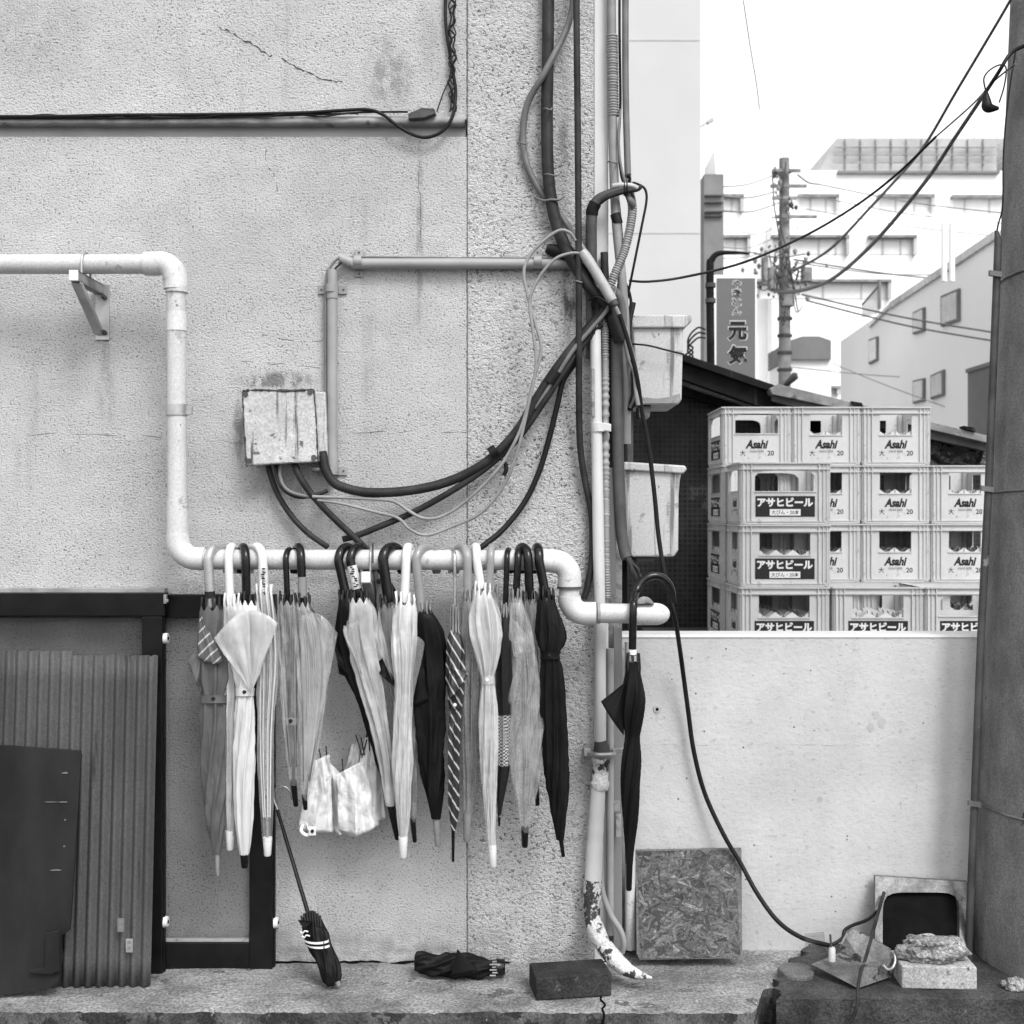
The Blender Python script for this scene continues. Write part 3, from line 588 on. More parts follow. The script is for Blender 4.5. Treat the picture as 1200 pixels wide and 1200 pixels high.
cable('thin wire from the taped pipe socket down to the long black lead', [(720,357,-.085),(727,372,-.08),(734,390,-.07),(739,408,-.06),(743,425,-.06),(745,455,-.06),(748,475,-.06)], 2.5, 'lightcable')
cable('short dark bundle hanging beside the upper white box', [(742,355,0),(737,385,-.01),(740,420,-.01),(744,450,-.02),(741,470,-.02),(738,480,-.01)], 3.4, 'black')
cable('grey wire pair looping beside the dull pipe', [(731,395,-.03),(736,420,-.03),(743,440,-.035),(745,460,-.03),(738,478,-.02)], 1.8, 'greycable')
cable('long black lead sagging across the low wall to the scrap on the ledge', [(726,368,-.088),(736,400,-.08),(746,440,-.07),(752,480,-.05),(761,530,-.04),(767,580,-.04),(772,630,-.04),(780,680,-.05),(791,725,-.06),(798,770,.03),(806,830,.06),(813,880,.065),(826,930,.065),(848,978,.05),(868,1012,.04),(888,1048,0),(912,1080,-.05),(940,1099,-.09),(972,1108,-.125)], 2.7, 'black', n=10)
cable('dark wire tied across the upper white box', [(741,403,.09),(760,405,.085),(780,410,.085),(801,415,.09)], 1.1, 'black', 'wire', 'wire')
cable('twisted black cable running along the cement ledge line', [(-60,136.5,-.028),(60,136.5,-.028),(130,135,-.028),(220,134.5,-.028),(300,133.5,-.028),(360,132,-.028),(400,129.5,-.028),(430,128.5,-.028),(448,134,-.03),(464,146,-.03),(482,157,-.028),(500,161,-.024),(518,154,-.024),(530,137,-.022),(534,110,-.012),(531,85,-.012),(526,55,-.012),(522,20,-.012),(523,-40,-.012)], 2.0, 'black')
cable('thin straight wire strung below the twisted cable to the joint', [(-60,138.5,-.026),(100,138.5,-.026),(250,137.5,-.026),(380,134,-.026),(430,131.5,-.026),(478,131,-.026)], 1.2, 'black')
q = [(x, 135.8-.0085*max(0,x-280)+1.6*math.sin(x*.088), -.028+.003*math.cos(x*.088)) for x in range(-60,425,6)]
cable('thin black wire spiralling round the ledge cable', q, .9, 'black', n=2)
m = MB(); m.prism([(478,133),(494,126),(509,127),(511,133),(496,138),(479,139)], -.045, -.022); tag(m.build('cable_connector', M['grime'], bevel=.002), 'dirty black cable connector on the end of the ledge line', 'connector')
for k in range(3):
    q = [(530+3*math.sin(y*.11+k*2.1)+2.2*math.sin(y*.31+k), y, -.012-.004*k) for y in range(-30,136,7)]
    cable(['tangled black wire climbing', 'thinner crinkled wire climbing', 'knotty dark wire climbing'][k]+' beside the pillar joint at the top', q, (1.4,1.0,.8)[k], 'black' if k != 1 else 'black2', n=3)
cable('thin wire slanting from the connector up to the tangle', [(512,131,-.03),(519,110,-.025),(527,90,-.02),(529,60,-.015)], .8, 'black')

cable('lump of black tape where the conduit meets the knot', [(640,291,-.03,5),(650,294,-.03,8),(664,297,-.035,9),(676,302,-.04,6)], 8, 'black', 'tape', 'tape_wrap')
cable('dark cable squeezed behind the diagonal taped pipe', [(668,300,-.06),(684,318,-.062),(696,342,-.06),(700,366,-.05),(694,392,-.05)], 5.2, 'black')
cable('dusty strand crossing low over the knot to the left', [(722,338,-.06),(712,362,-.068),(694,384,-.07),(672,410,-.07),(650,444,-.068),(626,478,-.066)], 2.6, 'greycable')
cable('thin black wire wound round the crossing of the cables', [(690,352,-.07),(700,348,-.094),(712,356,-.094),(716,366,-.07),(706,372,-.05),(696,364,-.05),(694,354,-.075),(704,344,-.095)], 1.1, 'black')
cable('slim black lead slipping down behind the corrugated conduit', [(724,232,-.015),(727,262,-.012),(729,300,-.01),(724,340,-.01),(716,380,-.01),(714,430,-.01),(714,520,-.01),(715,610,-.01)], 2.0, 'black')
cable('loose grey wire looping out at the building corner', [(727,128,-.03),(725,160,-.035),(727,190,-.04),(731,208,-.04),(737,222,-.045),(743,232,-.04),(740,244,-.04)], 1.5, 'greycable')
cable('black wire running inside the corner beside the conduits', [(726,-60,-.01),(726,40,-.01),(727,120,-.01),(725,170,-.01),(728,205,-.012),(733,217,-.02)], 1.6, 'black')
cable('frayed dark end poking up from the tie', [(737,214,-.05,2),(738,209,-.055,1.6),(736,206,-.058,2.4),(739,204,-.058,1)], 1.6, 'black')
cable('dark conduit stub behind the white downpipe head', [(708,296,-.02),(709,318,-.02),(711,345,-.015),(713,380,-.01),(714,410,0)], 4.6, 'black2')
for i_, (x_, y_, a_) in enumerate(((642,128,.6),(612,168,1.5),(646,205,1.5),(718,190,1.5),(655,430,.9),(678,330,1.5))):
    dx_, dy_ = math.sin(a_)*(9 if i_ in (0,2,4) else 6), -math.cos(a_)*9
    cable(['pale wire tie where the bowed cable crosses the thickest one','wire tie at the widest bow of the grey cable','wire tie on the thickest cable above the knot','wire tie round the corner conduit above the bend','wire tie on the sweeping cables just under the knot','wire tie on the straight black cable by the knot'][i_],
          [(x_-dx_,y_-dy_*.3,-.03),(x_-dx_*.6,y_-1,-.062 if i_ != 5 else -.08),(x_,y_,-.068 if i_ != 5 else -.085),(x_+dx_*.6,y_+1,-.062 if i_ != 5 else -.08),(x_+dx_,y_+dy_*.3,-.03)], 1.0, 'greycable', 'cable tie', 'cable_tie', 'cable ties', n=4)
# white flaking downpipe
dp = thing('white_downpipe', 'flaking white painted downpipe on the building corner bending out at its foot', 'pipe', P(700,900,-.03))
YD = -.045
m = MB(); ptube(m, [(697.5,375,YD),(699,500,YD),(701.5,640,YD),(703.5,760,YD),(704,872,YD)], [6.5,6.6,6.8,6.6,6.4], 18); m.build('upper_pipe', M['paintpipe'], dp)
m = MB(); q = cr([(694.5,432,YD-.015),(694.5,460,YD-.0165),(695,488,YD-.0155)], 6); ptube(m, q, [2.1]*len(q), 8); m.build('raised_seam', M['trim'], dp)
m = MB(); ptube(m, [(700.5,496,YD),(701,506,YD)], 8.6, 18); m.obox(P(707,500,YD-.008), (R(9),0,-R(1.5)), (0,.005,0), (0,0,R(4.5))); m.build('clamp', M['paintpipe'], dp, bevel=.002)
m = MB(); ptube(m, [(704,868,YD),(705,874,YD),(705,880,YD)], [7.5,9,10], 18); m.build('rusty_collar', M['rust'], dp)
m = MB(); c = P(705,882,YD)
q = [(705+15*math.cos(a), 883+2.5*math.sin(a)*0+ (math.sin(a)*1.5), YD-.026*math.sin(a)) for a in [math.pi*i/10 for i in range(11)]]
ptube(m, q, 2.6, 8); m.obox(P(688,880,-.03), (R(4),0,0), (0,.022,0), (0,0,R(4.5))); m.obox(P(724,879,-.035), (R(6),0,R(1)), (0,.01,0), (0,0,R(2.5))); m.build('pipe_clamp', M['galv'], dp, bevel=.001)
m = MB(); ptube(m, [(704,888,YD),(704,893,YD),(703.6,893.5,YD),(703.2,915,YD),(703,915.5,YD),(702.8,921,YD),(702.6,925,YD)], [11,11,9.6,9.6,11.2,11,9.8], 20); m.build('coupling', M['flake'], dp)
q = cr([(701,920,YD,8.6),(699,955,YD,9.2),(697,990,YD,9.8),(695,1030,YD,10),(693.5,1062,YD,10),(696,1082,YD-.01,10),(705,1104,YD-.035,10.2),(718,1121,YD-.08,10.2),(733,1135,YD-.115,8.5),(748,1142,YD-.14,5),(764,1146,YD-.15,1.2)], 8)
def jag(q, amp): return [R(a[3]*(1+amp*noise.noise(Vector((a[0]*.11,a[1]*.09,1)))), a[2]) for a in q]
m = MB(); m.tube([P(a[0],a[1],a[2]) for a in q[:25]], jag(q[:25],.05), 20); m.build('lower_pipe', M['paintpipe'], dp)
m = MB(); m.tube([P(a[0],a[1],a[2]) for a in q[24:]], jag(q[24:],.16), 20); m.build('outlet_bend', M['flake'], dp)
cable('thin grey pipe curving down beside the foot of the downpipe', [(704,985,-.04),(704,1020,-.04),(706,1045,-.04),(716,1072,-.04),(727,1090,-.04),(731,1104,-.04),(729,1116,-.03)], 3.6, 'conduit', 'pipe', 'bent_pipe')
for (x,y,wd,ht) in ((722,945,7,11),(724,968,6,26)):
    m = MB(); m.pbox(x-wd/2+1, y-ht/2, x+wd/2+1, y+ht/2, -.016, .0); tag(m.build('metal_offcut', M['trim'], bevel=.001), ('small' if ht < 20 else 'taller')+' pale metal offcut fixed at the corner gap', 'offcut', 'metal offcuts')

# white plastic boxes beyond the corner
def whitebox(label, out, rim, Y0, Y1, knob=None):
    b = thing('white_plastic_box', label, 'plastic box', P(768, max(y for _, y in out), Y0), 'white plastic boxes at the corner')
    m = MB(); m.prism(out, Y0, Y1); m.build('casing', M['tankwhite'], b, bevel=.006, seg=3)
    m = MB(); m.prism(rim, Y0-.012, Y1+.012); m.build('rim', M['tankwhite'], b, bevel=.005, seg=3)
    return b
b = whitebox('upper white plastic box with a dark stained band, tied across with a wire', [(741,378),(801,378),(799,468),(795,474),(747,474)], [(737,368),(810,369),(811,376),(803,384),(741,384)], .12, .36)
m = MB(); m.prism([(752,465.5),(770,467),(785,465),(797,461),(797.5,468),(793,472.5),(757,472.5)], .118, .1195); m.build('stained_band', M['trim'], b)
m = MB(); m.prism([(748,476),(764,476),(761,489),(755,493),(749,489)], .13, .2); m.build('hook', M['rust'], b, bevel=.002)
b = whitebox('lower white plastic box with a flared lip just above the low wall', [(731,548),(800,551),(797,562),(795.5,580),(795,645),(790,652.5),(735,652.5)], [(731,541),(803,545.5),(805.5,550),(801,555),(731,551)], .12, .38)
m = MB(); m.prism([(766,560),(769,560),(771,650),(768,650)], .1175, .122); m.build('shade_line_ridge', M['tankwhite'], b, bevel=.001)  # raised strip shaped to draw the shade line down the casing
m = MB(); m.prism([(745,653),(768,653),(766,658),(747,658)], .14, .3); m.build('foot_block', M['rust'], b)
m = MB(); m.pbox(735, 372, 742, 545, .16, .24); tag(m.build('steel_upright', M['rust'], bevel=.002), 'dark steel upright carrying the two white plastic boxes', 'post')
m = MB(); m.pbox(714.5, 396, 735, 740, .30, .36); tag(m.build('shade_filler', M['shed_board']), 'dark hoarding added for the shaded gap between building corner and the plastic boxes', 'filler')  # dark sheet added where the gap lies in shade

# ------------------------------------------------------------------ glazed panels leaning on the wall, corrugated sheet, board
def panel(label, xl_, xr_, top, bot, Y, rollers, left_stile=False, inner=None):
    zb = LEDGE; base = P(0,bot,Y)
    fw = 26; t = thing('framed_glass_panel', label, 'window panel', (P((xl_+xr_)/2,0,Y).x, Y, LEDGE), 'black framed glass panels leaning on the wall')
    Y1 = Y+.035
    st = inner or xr_-26
    m = MB(); m.pbox(xl_, top, xr_, top+27, Y, Y1); m.build('top_rail', M['darkframe'], t, bevel=.002)
    m = MB(); m.pbox(xl_, bot-33, st, bot, Y, Y1); m.build('bottom_rail', M['darkframe'], t, bevel=.002)
    m = MB(); m.pbox(st, top+27.5, xr_-3, bot, Y-.001, Y1); m.pbox(xr_-3, top+27.5, xr_, bot, Y+.012, Y1-.008); m.build('stile', M['darkframe'], t, bevel=.002)
    if left_stile: m = MB(); m.pbox(xl_, top+27.5, xl_+26, bot-33.5, Y, Y1); m.build('stile', M['darkframe'], t, bevel=.002)
    m = MB(); m.pbox(xl_, bot-37, st-.3, bot-34, Y+.006, Y+.03); m.build('glazing_bead', M['trim'], t, bevel=.001)
    m = MB(); m.box((P(xl_,0,Y).x, Y+.016, P(0,bot-33.5,Y).z), (P(st,0,Y).x-.001, Y+.020, P(0,top+27.5,Y).z)); m.build('glass', M['glass'], t)
    for (ry) in rollers:
        m = MB(); c = P(xr_+1, ry, Y+.018)
        m.tube([c+Vector((-.004,0,0)), c+Vector((.007,0,0))], [.0155,.0135], 18); r_ = m.build('roller', M['hwhite'], t, bevel=.001)
        m = MB(); m.tube([c+Vector((.007,0,0)), c+Vector((.0085,0,0))], .0045, 12); m.build('axle', M['basin'], r_)
    return t
panel('front black framed glass panel behind the corrugated sheet', -260, 193, 695, 1143, -.072, (748,1080), inner=166)
panel('rear black framed glass panel behind the leftmost umbrellas', -100, 322, 697, 1138, -.036, (1081,), inner=292)
m = MB(); m.pbox(-260, 689.5, 193, 694.5, -.03, -.002); tag(m.build('head_batten', M['trim'], bevel=.001), 'thin grey batten along the top of the leaning glass panels', 'batten')
m = MB(); c = P(194,702,-.08); m.obox(c, (.004,0,0), (0,.006,0), (0,0,.012)); m.obox(c+Vector((.004,-.004,-.004)), (.005,0,0), (0,.003,0), (0,0,.004)); tag(m.build('latch', M['galv'], bevel=.001), 'small metal latch at the top corner of the front glass panel', 'latch')
# corrugated sheet
m = MB(); XA, XB = -200, 175; YB, YT = -.165, -.095
def csheet(u, v):
    px = XA+(XB-XA)*v; top = 763+ (4 if px > 72 else 0) + noise.noise(Vector((px*.3,0,0)))*1.2
    z0 = LEDGE+.001; z1 = P(0,top,YT).z
    if px > 72: z1 -= .002
    Y = YB+(YT-YB)*u; x = P(px,0,YB).x
    z = z0+(z1-z0)*u
    return (x, Y + .0065*math.sin(px*2*math.pi/13.2) + .004*math.sin(u*2+px*.01), z + (0.004*abs(math.sin(px*math.pi/13.2)) if u == 0 else 0))
m.grid(csheet, 12, 330); cs = m.build('corrugated_sheet', M['corr'], None, solid=.0016)
tag(cs, 'dark grey translucent corrugated plastic sheet leaning in front of the glass panels', 'sheet')
for (x,y) in ((141.5,1084),(151.5,1108)):
    m = MB(); m.pbox(x-4,y-8,x+4,y+8,-.173,-.1725); 
    o = tag(m.build('paper_sticker', M['wood' if y < 1090 else 'trim']), 'upper faded sticker on the corrugated sheet' if y < 1090 else 'lower whiter sticker on the corrugated sheet', 'sticker', 'stickers on the sheet')
    for k in (-3.5,3.2):
        a = MB(); a.pbox(x-2.2,y+k-2,x+2.2,y+k+1.6,-.1732,-.173); a.build('faded_mark', M['inksoft'], o)
# dark board
m = MB(); YB, YT = -.235, -.18
out = [(-160,860),(-60,862),(0,864),(84,870),(86,875),(84,940),(82,1000),(80,1060),(79,1078),(70,1084),(69,1096),(72,1110),(70,1120),(68,1136),(55,1146),(20,1150),(0,1152),(-160,1155)]
q = []
for x,y in out:
    k = (1155-y)/290; Y = YB+(YT-YB)*k; p = P(x,y,YB); zz = LEDGE+.002+(P(0,y,YB).z-P(0,1155,YB).z)
    q.append(Vector((p.x, Y, zz)))
n = len(q); m.add(q+[p+Vector((0,.008,0)) for p in q], [tuple(range(n-1,-1,-1)), tuple(range(n,2*n))]+[(i,(i+1)%n,n+(i+1)%n,n+i) for i in range(n)])
bd_ = m.build('weathered_board', M['board'], None, bevel=.001); tag(bd_, 'dark weathered board with broken lower corner leaning at the far left', 'board')
m = MB(); m.prism([(53,1094),(70,1090),(69,1110),(70,1138),(60,1142),(36,1141),(34,1137),(52,1134)], -.243, -.2375); m.build('splintered_edge', M['board'], bd_, bevel=.002)
for (x,y,w_,h_) in ((76,906,4,1.2),(74,940,7,.7),(76,961,1.3,1),(75,992,1.2,1.5),(58,940,9,.5),(66,1020,8,1)):
    Yn = -.235+.055*(1155-y)/290; m = MB(); n = 9; c = P(x,y,Yn-.0006)
    pts = [c+Vector((math.cos(a)*R(w_)*random.uniform(.5,1), 0, math.sin(a)*R(h_)*random.uniform(.5,1))) for a in [2*math.pi*i/n for i in range(n)]]
    m.add(pts+[p+Vector((0,.003,0)) for p in pts], [tuple(range(n-1,-1,-1))]+[(i,(i+1)%n,n+(i+1)%n,n+i) for i in range(n)]); m.build('scar', M['wood'], bd_)

# ------------------------------------------------------------------ umbrellas
GRP = 'umbrellas hung along the white pipe'
def prof(rows, N):
    q = cr([(float(a),float(b),float(c)) for a,b,c in rows], 10); ys = [a for a,_,_ in q]
    out = []
    for i in range(N+1):
        y = ys[0]+(ys[-1]-ys[0])*i/N
        j = max(0, min(len(q)-2, next((k for k in range(len(q)-1) if ys[k+1] >= y), len(q)-2)))
        t_ = 0 if ys[j+1] == ys[j] else (y-ys[j])/(ys[j+1]-ys[j])
        out.append((y, q[j][1]+(q[j+1][1]-q[j][1])*t_, q[j][2]+(q[j+1][2]-q[j][2])*t_))
    return out
def umbrella(label, hx, hb, r, dx, hm, rows, Yc, cm, fer, fm, pleat=8, amp=.22, twist=2.0, topy=638, tie=None, ribm='ribsteel', clear=False,
             band=None, sticker=None, flaps=(), seed_=1, nribs=8, straight=None, shaft='ribsteel', deep=1.0, tipup=9):
    random.seed(seed_)
    t = thing('umbrella', label, 'umbrella', P(hx, hb[1], -.17), GRP)
    # handle: hangs in front of the pipe, arches over it and ends behind
    m = MB(); Yf = YP-.040
    pts = [(hb[0], hb[1], Yf+.0), (hx+(hb[0]-hx)*.5, (hb[1]+660)/2, Yf), (hx, 658, Yf)]
    Rr = (656-topy-r*.4); 
    for i in range(1, 11):
        a = math.pi*i/10
        pts.append((hx+dx*(1-math.cos(a))/2, 657-Rr*math.sin(a), YP-.040*math.cos(a)))
    pts.append((hx+dx*1.03, 672, YP+.041))
    q = cr(pts, 4); ptube(m, q, [r*.88]+[r]*(len(q)-2)+[r*.8], 14)
    h = m.build('handle', M[hm], t)
    if band: m = MB(); ptube(m, [(hx+(hb[0]-hx)*.6, band[0], Yf),(hx+(hb[0]-hx)*.75, band[1], Yf)], r*1.08, 14); m.build('band', M[band[2]], h)
    if sticker:
        y0, y1 = sticker; xx = lambda y: hx+(hb[0]-hx)*max(0,(y-658)/(hb[1]-658))
        m = MB(); ptube(m, [(xx(y0), y0, Yf),(xx(y1), y1, Yf)], r*1.10, 14); s_ = m.build('label', M['sticker'], h)
        m = MB(); y = y0+1.5
        while y < y1-1.5:
            k = random.uniform(.8,2.2); 
            a = P(xx(y)+random.uniform(-2,1.5), y, Yf-R(r*1.13)); m.box((a.x-R(random.uniform(.8,2.5)), a.y, a.z-R(k*.4)), (a.x+R(random.uniform(.8,2.5)), a.y+.0006, a.z+R(k*.4))); y += k+.9
        m.build('printed_marks', M['ink'], s_)
    pr_ = prof(rows, 46); y0, y1 = pr_[0][0], pr_[-1][0]
    ph = random.uniform(0, 6.28); asym = [random.uniform(.75,1.15) for _ in range(pleat)]
    def ypos(y):                                          # the shaft swings from the handle's plane to the canopy's plane
        k = min(1, max(0, (y-hb[1])/60)); return Yf+(Yc-Yf)*k
    def cx(u, v):
        i = u*46; j = min(45, int(i)); f_ = i-j
        y = pr_[j][0]+(pr_[j+1][0]-pr_[j][0])*f_; xl2 = pr_[j][1]+(pr_[j+1][1]-pr_[j][1])*f_; xr2 = pr_[j][2]+(pr_[j+1][2]-pr_[j][2])*f_
        return y, xl2, xr2
    def surf(u, v):
        y, a, b = cx(u, v); th = 2*math.pi*v; Y = ypos(y); wx = (b-a)/2
        ps = pleat*(th + twist*u*1.2 + .5*math.sin(u*5+ph)) + ph
        f_ = .5+.5*math.cos(ps + .9*math.sin(ps)); k = asym[int((ps/(2*math.pi)) % pleat) % pleat]
        e = min(1, u*6)*min(1,(1-u)*5+.25)
        rr_ = 1-amp*e*(1-f_)*k + e*(.13*noise.noise(Vector((math.cos(th)*1.5, math.sin(th)*1.5+seed_*7, u*7)))+.06*noise.noise(Vector((math.cos(th)*4, math.sin(th)*4+seed_*7, u*26))))
        dp_ = min(R(wx, Y), .020+.18*R(wx,Y))*deep
        p = P((a+b)/2+wx*math.cos(th)*rr_, y, Y)
        zz_ = 0
        if u == 0: zz_ = R(3)*math.cos(ps)
        return (p.x, Y+dp_*math.sin(th)*rr_, p.z+zz_)
    m = MB(); m.grid(surf, 70, 96); cn = m.build('canopy', M[cm], t, weld=True)
    # ribs run down inside the folded canopy, their tips stand clear above it
    for k in range(nribs):
        th = 2*math.pi*(k+.37)/nribs; m = MB(); pp = []
        jit = random.uniform(0, 5)
        for i in range(13):
            u = i/12; y, a, b = cx(u*.985, 0); Y = ypos(y); wx = (b-a)/2; inn = .93 if i == 0 else (.80 if clear else .62)*(1-.3*u)
            if cm and (b-a) > 46: inn *= 34/(b-a)
            pp.append((min(b,max(a,(a+b)/2+wx*math.cos(th)*inn)), y, Y+min(R(wx), .018)*math.sin(th)*inn))
        top = pp[0]; pp = [(top[0]+random.uniform(-1.2,1.2), top[1]-tipup-jit, top[2]), (top[0], top[1]-tipup*.4-jit*.4, top[2])] + pp[:12]
        rr_ = [1.35,1.5]+[1.35 if i == 0 else .62 for i in range(12)]
        ptube(m, pp, rr_, 6); m.build('rib', M[ribm], t)
    m = MB(); pp = [(hb[0], hb[1]-4, Yf)]
    for i in range(9):
        y, a, b = cx(i/8, 0); pp.append(((a+b)/2 if i > 1 else hb[0]*(1-i*.5)+(a+b)/2*i*.5, max(y, hb[1]+i*1.0), ypos(y)))
    ptube(m, pp, 1.9, 8); m.build('shaft', M[shaft], t)
    m = MB(); (fx0, fy0, fx1, fy1, fr) = fer
    ptube(m, [(fx0-(fx1-fx0)*.15, fy0-4, Yc),(fx0, fy0, Yc),(fx1, fy1-1.5, Yc),(fx1, fy1, Yc)], [fr*1.1, fr*1.08, fr*.86, fr*.66], 12); m.build('ferrule', M[fm], t)
    if tie:
        y, bm_ = tie; u = (y-y0)/(y1-y0); m = MB()
        def st(a_, b_):
            yy, a, b = cx(min(1,max(0,u+(a_-.5)*9/(y1-y0))), 0); th = 2*math.pi*b_; Y = ypos(yy); wx = (b-a)/2*1.03+.3
            p = P((a+b)/2+wx*math.cos(th), yy+1.5*math.sin(th), Y); return (p.x, Y+(min(R(wx), .020+.18*R(wx)))*deep*1.05*math.sin(th), p.z)
        m.grid(st, 2, 36); m.build('strap', M[cm], t)
        yy, a, b = cx(u, 0); m = MB(); c = P((a+b)/2-1, yy, ypos(yy)-min(R((b-a)/2), .020+.18*R((b-a)/2))*deep-.003)
        m.tube([c+Vector((0,.003,0)), c+Vector((0,-.0015,0))], [R(2.4), R(1.7)], 12); m.build('button', M[bm_], t)
    for fl in flaps:
        A, L_, R_, yo, fmn = fl[:5]; m = MB(); sag = fl[5] if len(fl) > 5 else 3
        Yb = Yc+yo
        def ff(u, v):
            x = A[0]+((L_[0]+(R_[0]-L_[0])*v)-A[0])*u; y = A[1]+((L_[1]+(R_[1]-L_[1])*v)-A[1])*u + sag*math.sin(math.pi*v)*u
            x += (math.sin(u*7+v*3)*.8)*u
            Y = Yb - .013*math.sin(math.pi*v)*u + .004*math.sin(v*11+u*2+seed_)*u + .004*noise.noise(Vector((u*4, v*5, seed_)))
            return P(x, y, Y)
        m.grid(ff, 16, 26); m.build('loose_panel', M[fmn], t, solid=.0008)
    return t
umbrella('grey fabric umbrella with satin metal crook handle at the far left of the row', 244, (247,712), 5.6, 22, 'hmetal',
  [(712,235,259),(722,233,262),(745,231,263),(768,230,266),(785,229,269),(800,231,268),(815,236,264),(826,235,267),(860,233,269),(900,234,267),(940,238,265),(970,243,263),(1000,250,259)],
  -.165, 'greycloth', (254.5,1000,255,1026,2.6), 'hgrey', 7, .32, 2.6, tie=(819,'ink'), ribm='ribblack', band=(693,701,'ink'), seed_=3,
  flaps=[((240,752),(219,775),(236,815),-.006,'greycloth',2),((234,716),(232,772),(262,776),-.024,'stripegrey',4)])
umbrella('clear vinyl umbrella with plain white handle and white tip, second from the left', 268, (270,708), 5, 7, 'hwhite',
  [(708,262,281),(716,261,286),(740,258,291),(780,258,286),(812,259,283),(850,258,279),(920,260,277),(960,264,276),(979,265.5,275)],
  -.15, 'milky', (269.5,977,269.5,996,5), 'hwhite', 8, .2, .4, ribm='ribwhite', clear=True, seed_=4)
umbrella('white cloth umbrella with black crook handle, black tip and a wide folded collar', 288, (289,706), 5.2, -6, 'hblack',
  [(706,281,300),(716,276,306),(745,270,314),(775,268,310),(800,275,300),(812,277,297),(850,274,299),(900,273,299),(950,275,297),(980,278,295),(1001,281,292)],
  -.178, 'whitecloth', (286.5,1000,287,1017,5), 'hblack', 8, .22, .5, ribm='ribblack', seed_=5, tie=(811,'ink'),
  flaps=[((294,812),(250,748),(292,712),-.030,'milky',-5),((294,812),(288,714),(326,730),-.026,'milky',-4)])
umbrella('clear umbrella with white handle wearing a printed sticker and white tip', 308, (309,693), 5.4, -15, 'hwhite',
  [(694,300,319),(704,300,321),(730,300,325),(780,301,327),(850,301,322),(900,302,321),(950,305,320),(975,307,319),(986,308,319)],
  -.165, 'clear', (313.5,985,313.5,1003,5), 'hwhite', 8, .2, .5, ribm='ribwhite', clear=True, sticker=(665,690), seed_=6)
umbrella('clear umbrella with slim black handle and dark ribs showing, black tip', 335, (337,706), 3.6, 8, 'hblack',
  [(706,327,348),(716,325,351),(740,325,352),(790,327,352),(850,331,352),(890,336,351),(920,340,349)],
  -.15, 'clear', (344,918,347,945,3.6), 'hblack', 8, .25, .3, topy=642, ribm='ribblack', clear=True, seed_=7, tie=(845,'ink'), shaft='ribblack')
umbrella('clear umbrella with grey-banded black handle and a loose panel fanned out to the right', 353, (355,706), 5, -7, 'hblack',
  [(708,346,364),(720,345,372),(745,345,380),(790,347,384),(840,349,379),(890,351,371),(925,353,364),(938,355,361)],
  -.17, 'clear', (357,935,358,949,3), 'hblack', 8, .22, .3, ribm='ribblack', clear=True, band=(676,700,'hgrey'), seed_=8, shaft='ribblack',
  flaps=[((357,930),(352,722),(396,742),-.026,'clear',-12),((360,716),(362,708),(385,730),-.010,'greycloth',3)])
umbrella('black umbrella hanging slantwise with plain black handle, left of the bracket', 397, (407,704), 5.4, 19, 'hblack',
  [(703,397,413),(712,396,418),(735,393,424),(752,391,426),(780,400,432),(820,416,444),(860,430,452),(900,442,460),(940,455,467),(962,461,470)],
  -.145, 'blackcloth', (466,960,470,987,3), 'hblack', 7, .35, 1.5, ribm='ribblack', seed_=9, flaps=[((420,800),(390,752),(398,790),-.012,'blackcloth',2)])
umbrella('whitish clear umbrella slanting right, black handle with a white printed sticker', 411, (421,700), 5.4, 19, 'hblack',
  [(703,409,432),(714,405,440),(740,403,444),(770,409,448),(800,418,450),(850,432,456),(900,444,462),(944,452,463)],
  -.175, 'milky', (457,943,466,984,4), 'hblack', 8, .24, .6, ribm='ribblack', clear=True, sticker=(663,690), seed_=10,
  flaps=[((424,790),(401,738),(420,728),-.022,'clear',-2)])
umbrella('clear umbrella with thick black crook and black corner flap, beside the straight white handle', 449, (456,706), 6.3, 22, 'hblack',
  [(710,444,473),(722,442,480),(745,442,485),(780,447,488),(820,457,488),(880,468,489),(940,478,489),(965,481,487)],
  -.150, 'smoky', (484,963,486,987,3), 'hblack', 8, .25, .6, ribm='ribblack', clear=True, seed_=11,
  flaps=[((450,769),(437,782),(465,806),-.032,'blackcloth',2),((444,716),(438,750),(462,800),-.030,'clear',2)])
umbrella('milky white umbrella with straight white handle and white tip, middle of the row', 476, (474,706), 5.4, 5, 'hwhite',
  [(706,463,488),(716,460,490),(740,458,489),(775,459,487),(800,462,484),(850,460,484),(900,460,484),(950,464,482),(986,468,477)],
  -.20, 'milky', (472.5,984,472.5,1005,5), 'hwhite', 8, .2, .3, ribm='ribwhite', clear=True, seed_=12,
  flaps=[((482,828),(484,745),(498,753),-.006,'clear',-2)])
umbrella('broad black umbrella bulging out under a grey crook handle with grey tip', 488, (494,716), 5.4, 23, 'hgrey',
  [(716,491,505),(727,488,514),(745,485,522),(780,483,525),(810,482,525),(827,482,524),(860,485,523),(900,490,522),(930,498,520),(959,505,517)],
  -.155, 'blackcloth', (511,957,513,992,4), 'hgrey', 6, .28, .9, ribm='ribsteel', seed_=13,
  flaps=[((496,745),(478,828),(512,812),-.014,'blackcloth',4)])
umbrella('narrow striped dark umbrella on a thin steel hook with long black tip', 533, (533,738), 2.0, -6, 'chrome',
  [(738,528,538),(752,523,543),(780,522,545),(805,523,545),(824,526,542),(832,527,541),(870,524,540),(920,525,539),(950,526,538),(973,528.5,534)],
  -.185, 'stripedark', (531,972,531,1010,1.9), 'hblack', 6, .3, 2.2, topy=642, ribm='ribsteel', seed_=14, tie=(826,'label_white'), tipup=26,
  flaps=[((530,780),(524,822),(549,790),-.020,'stripedark',2)])
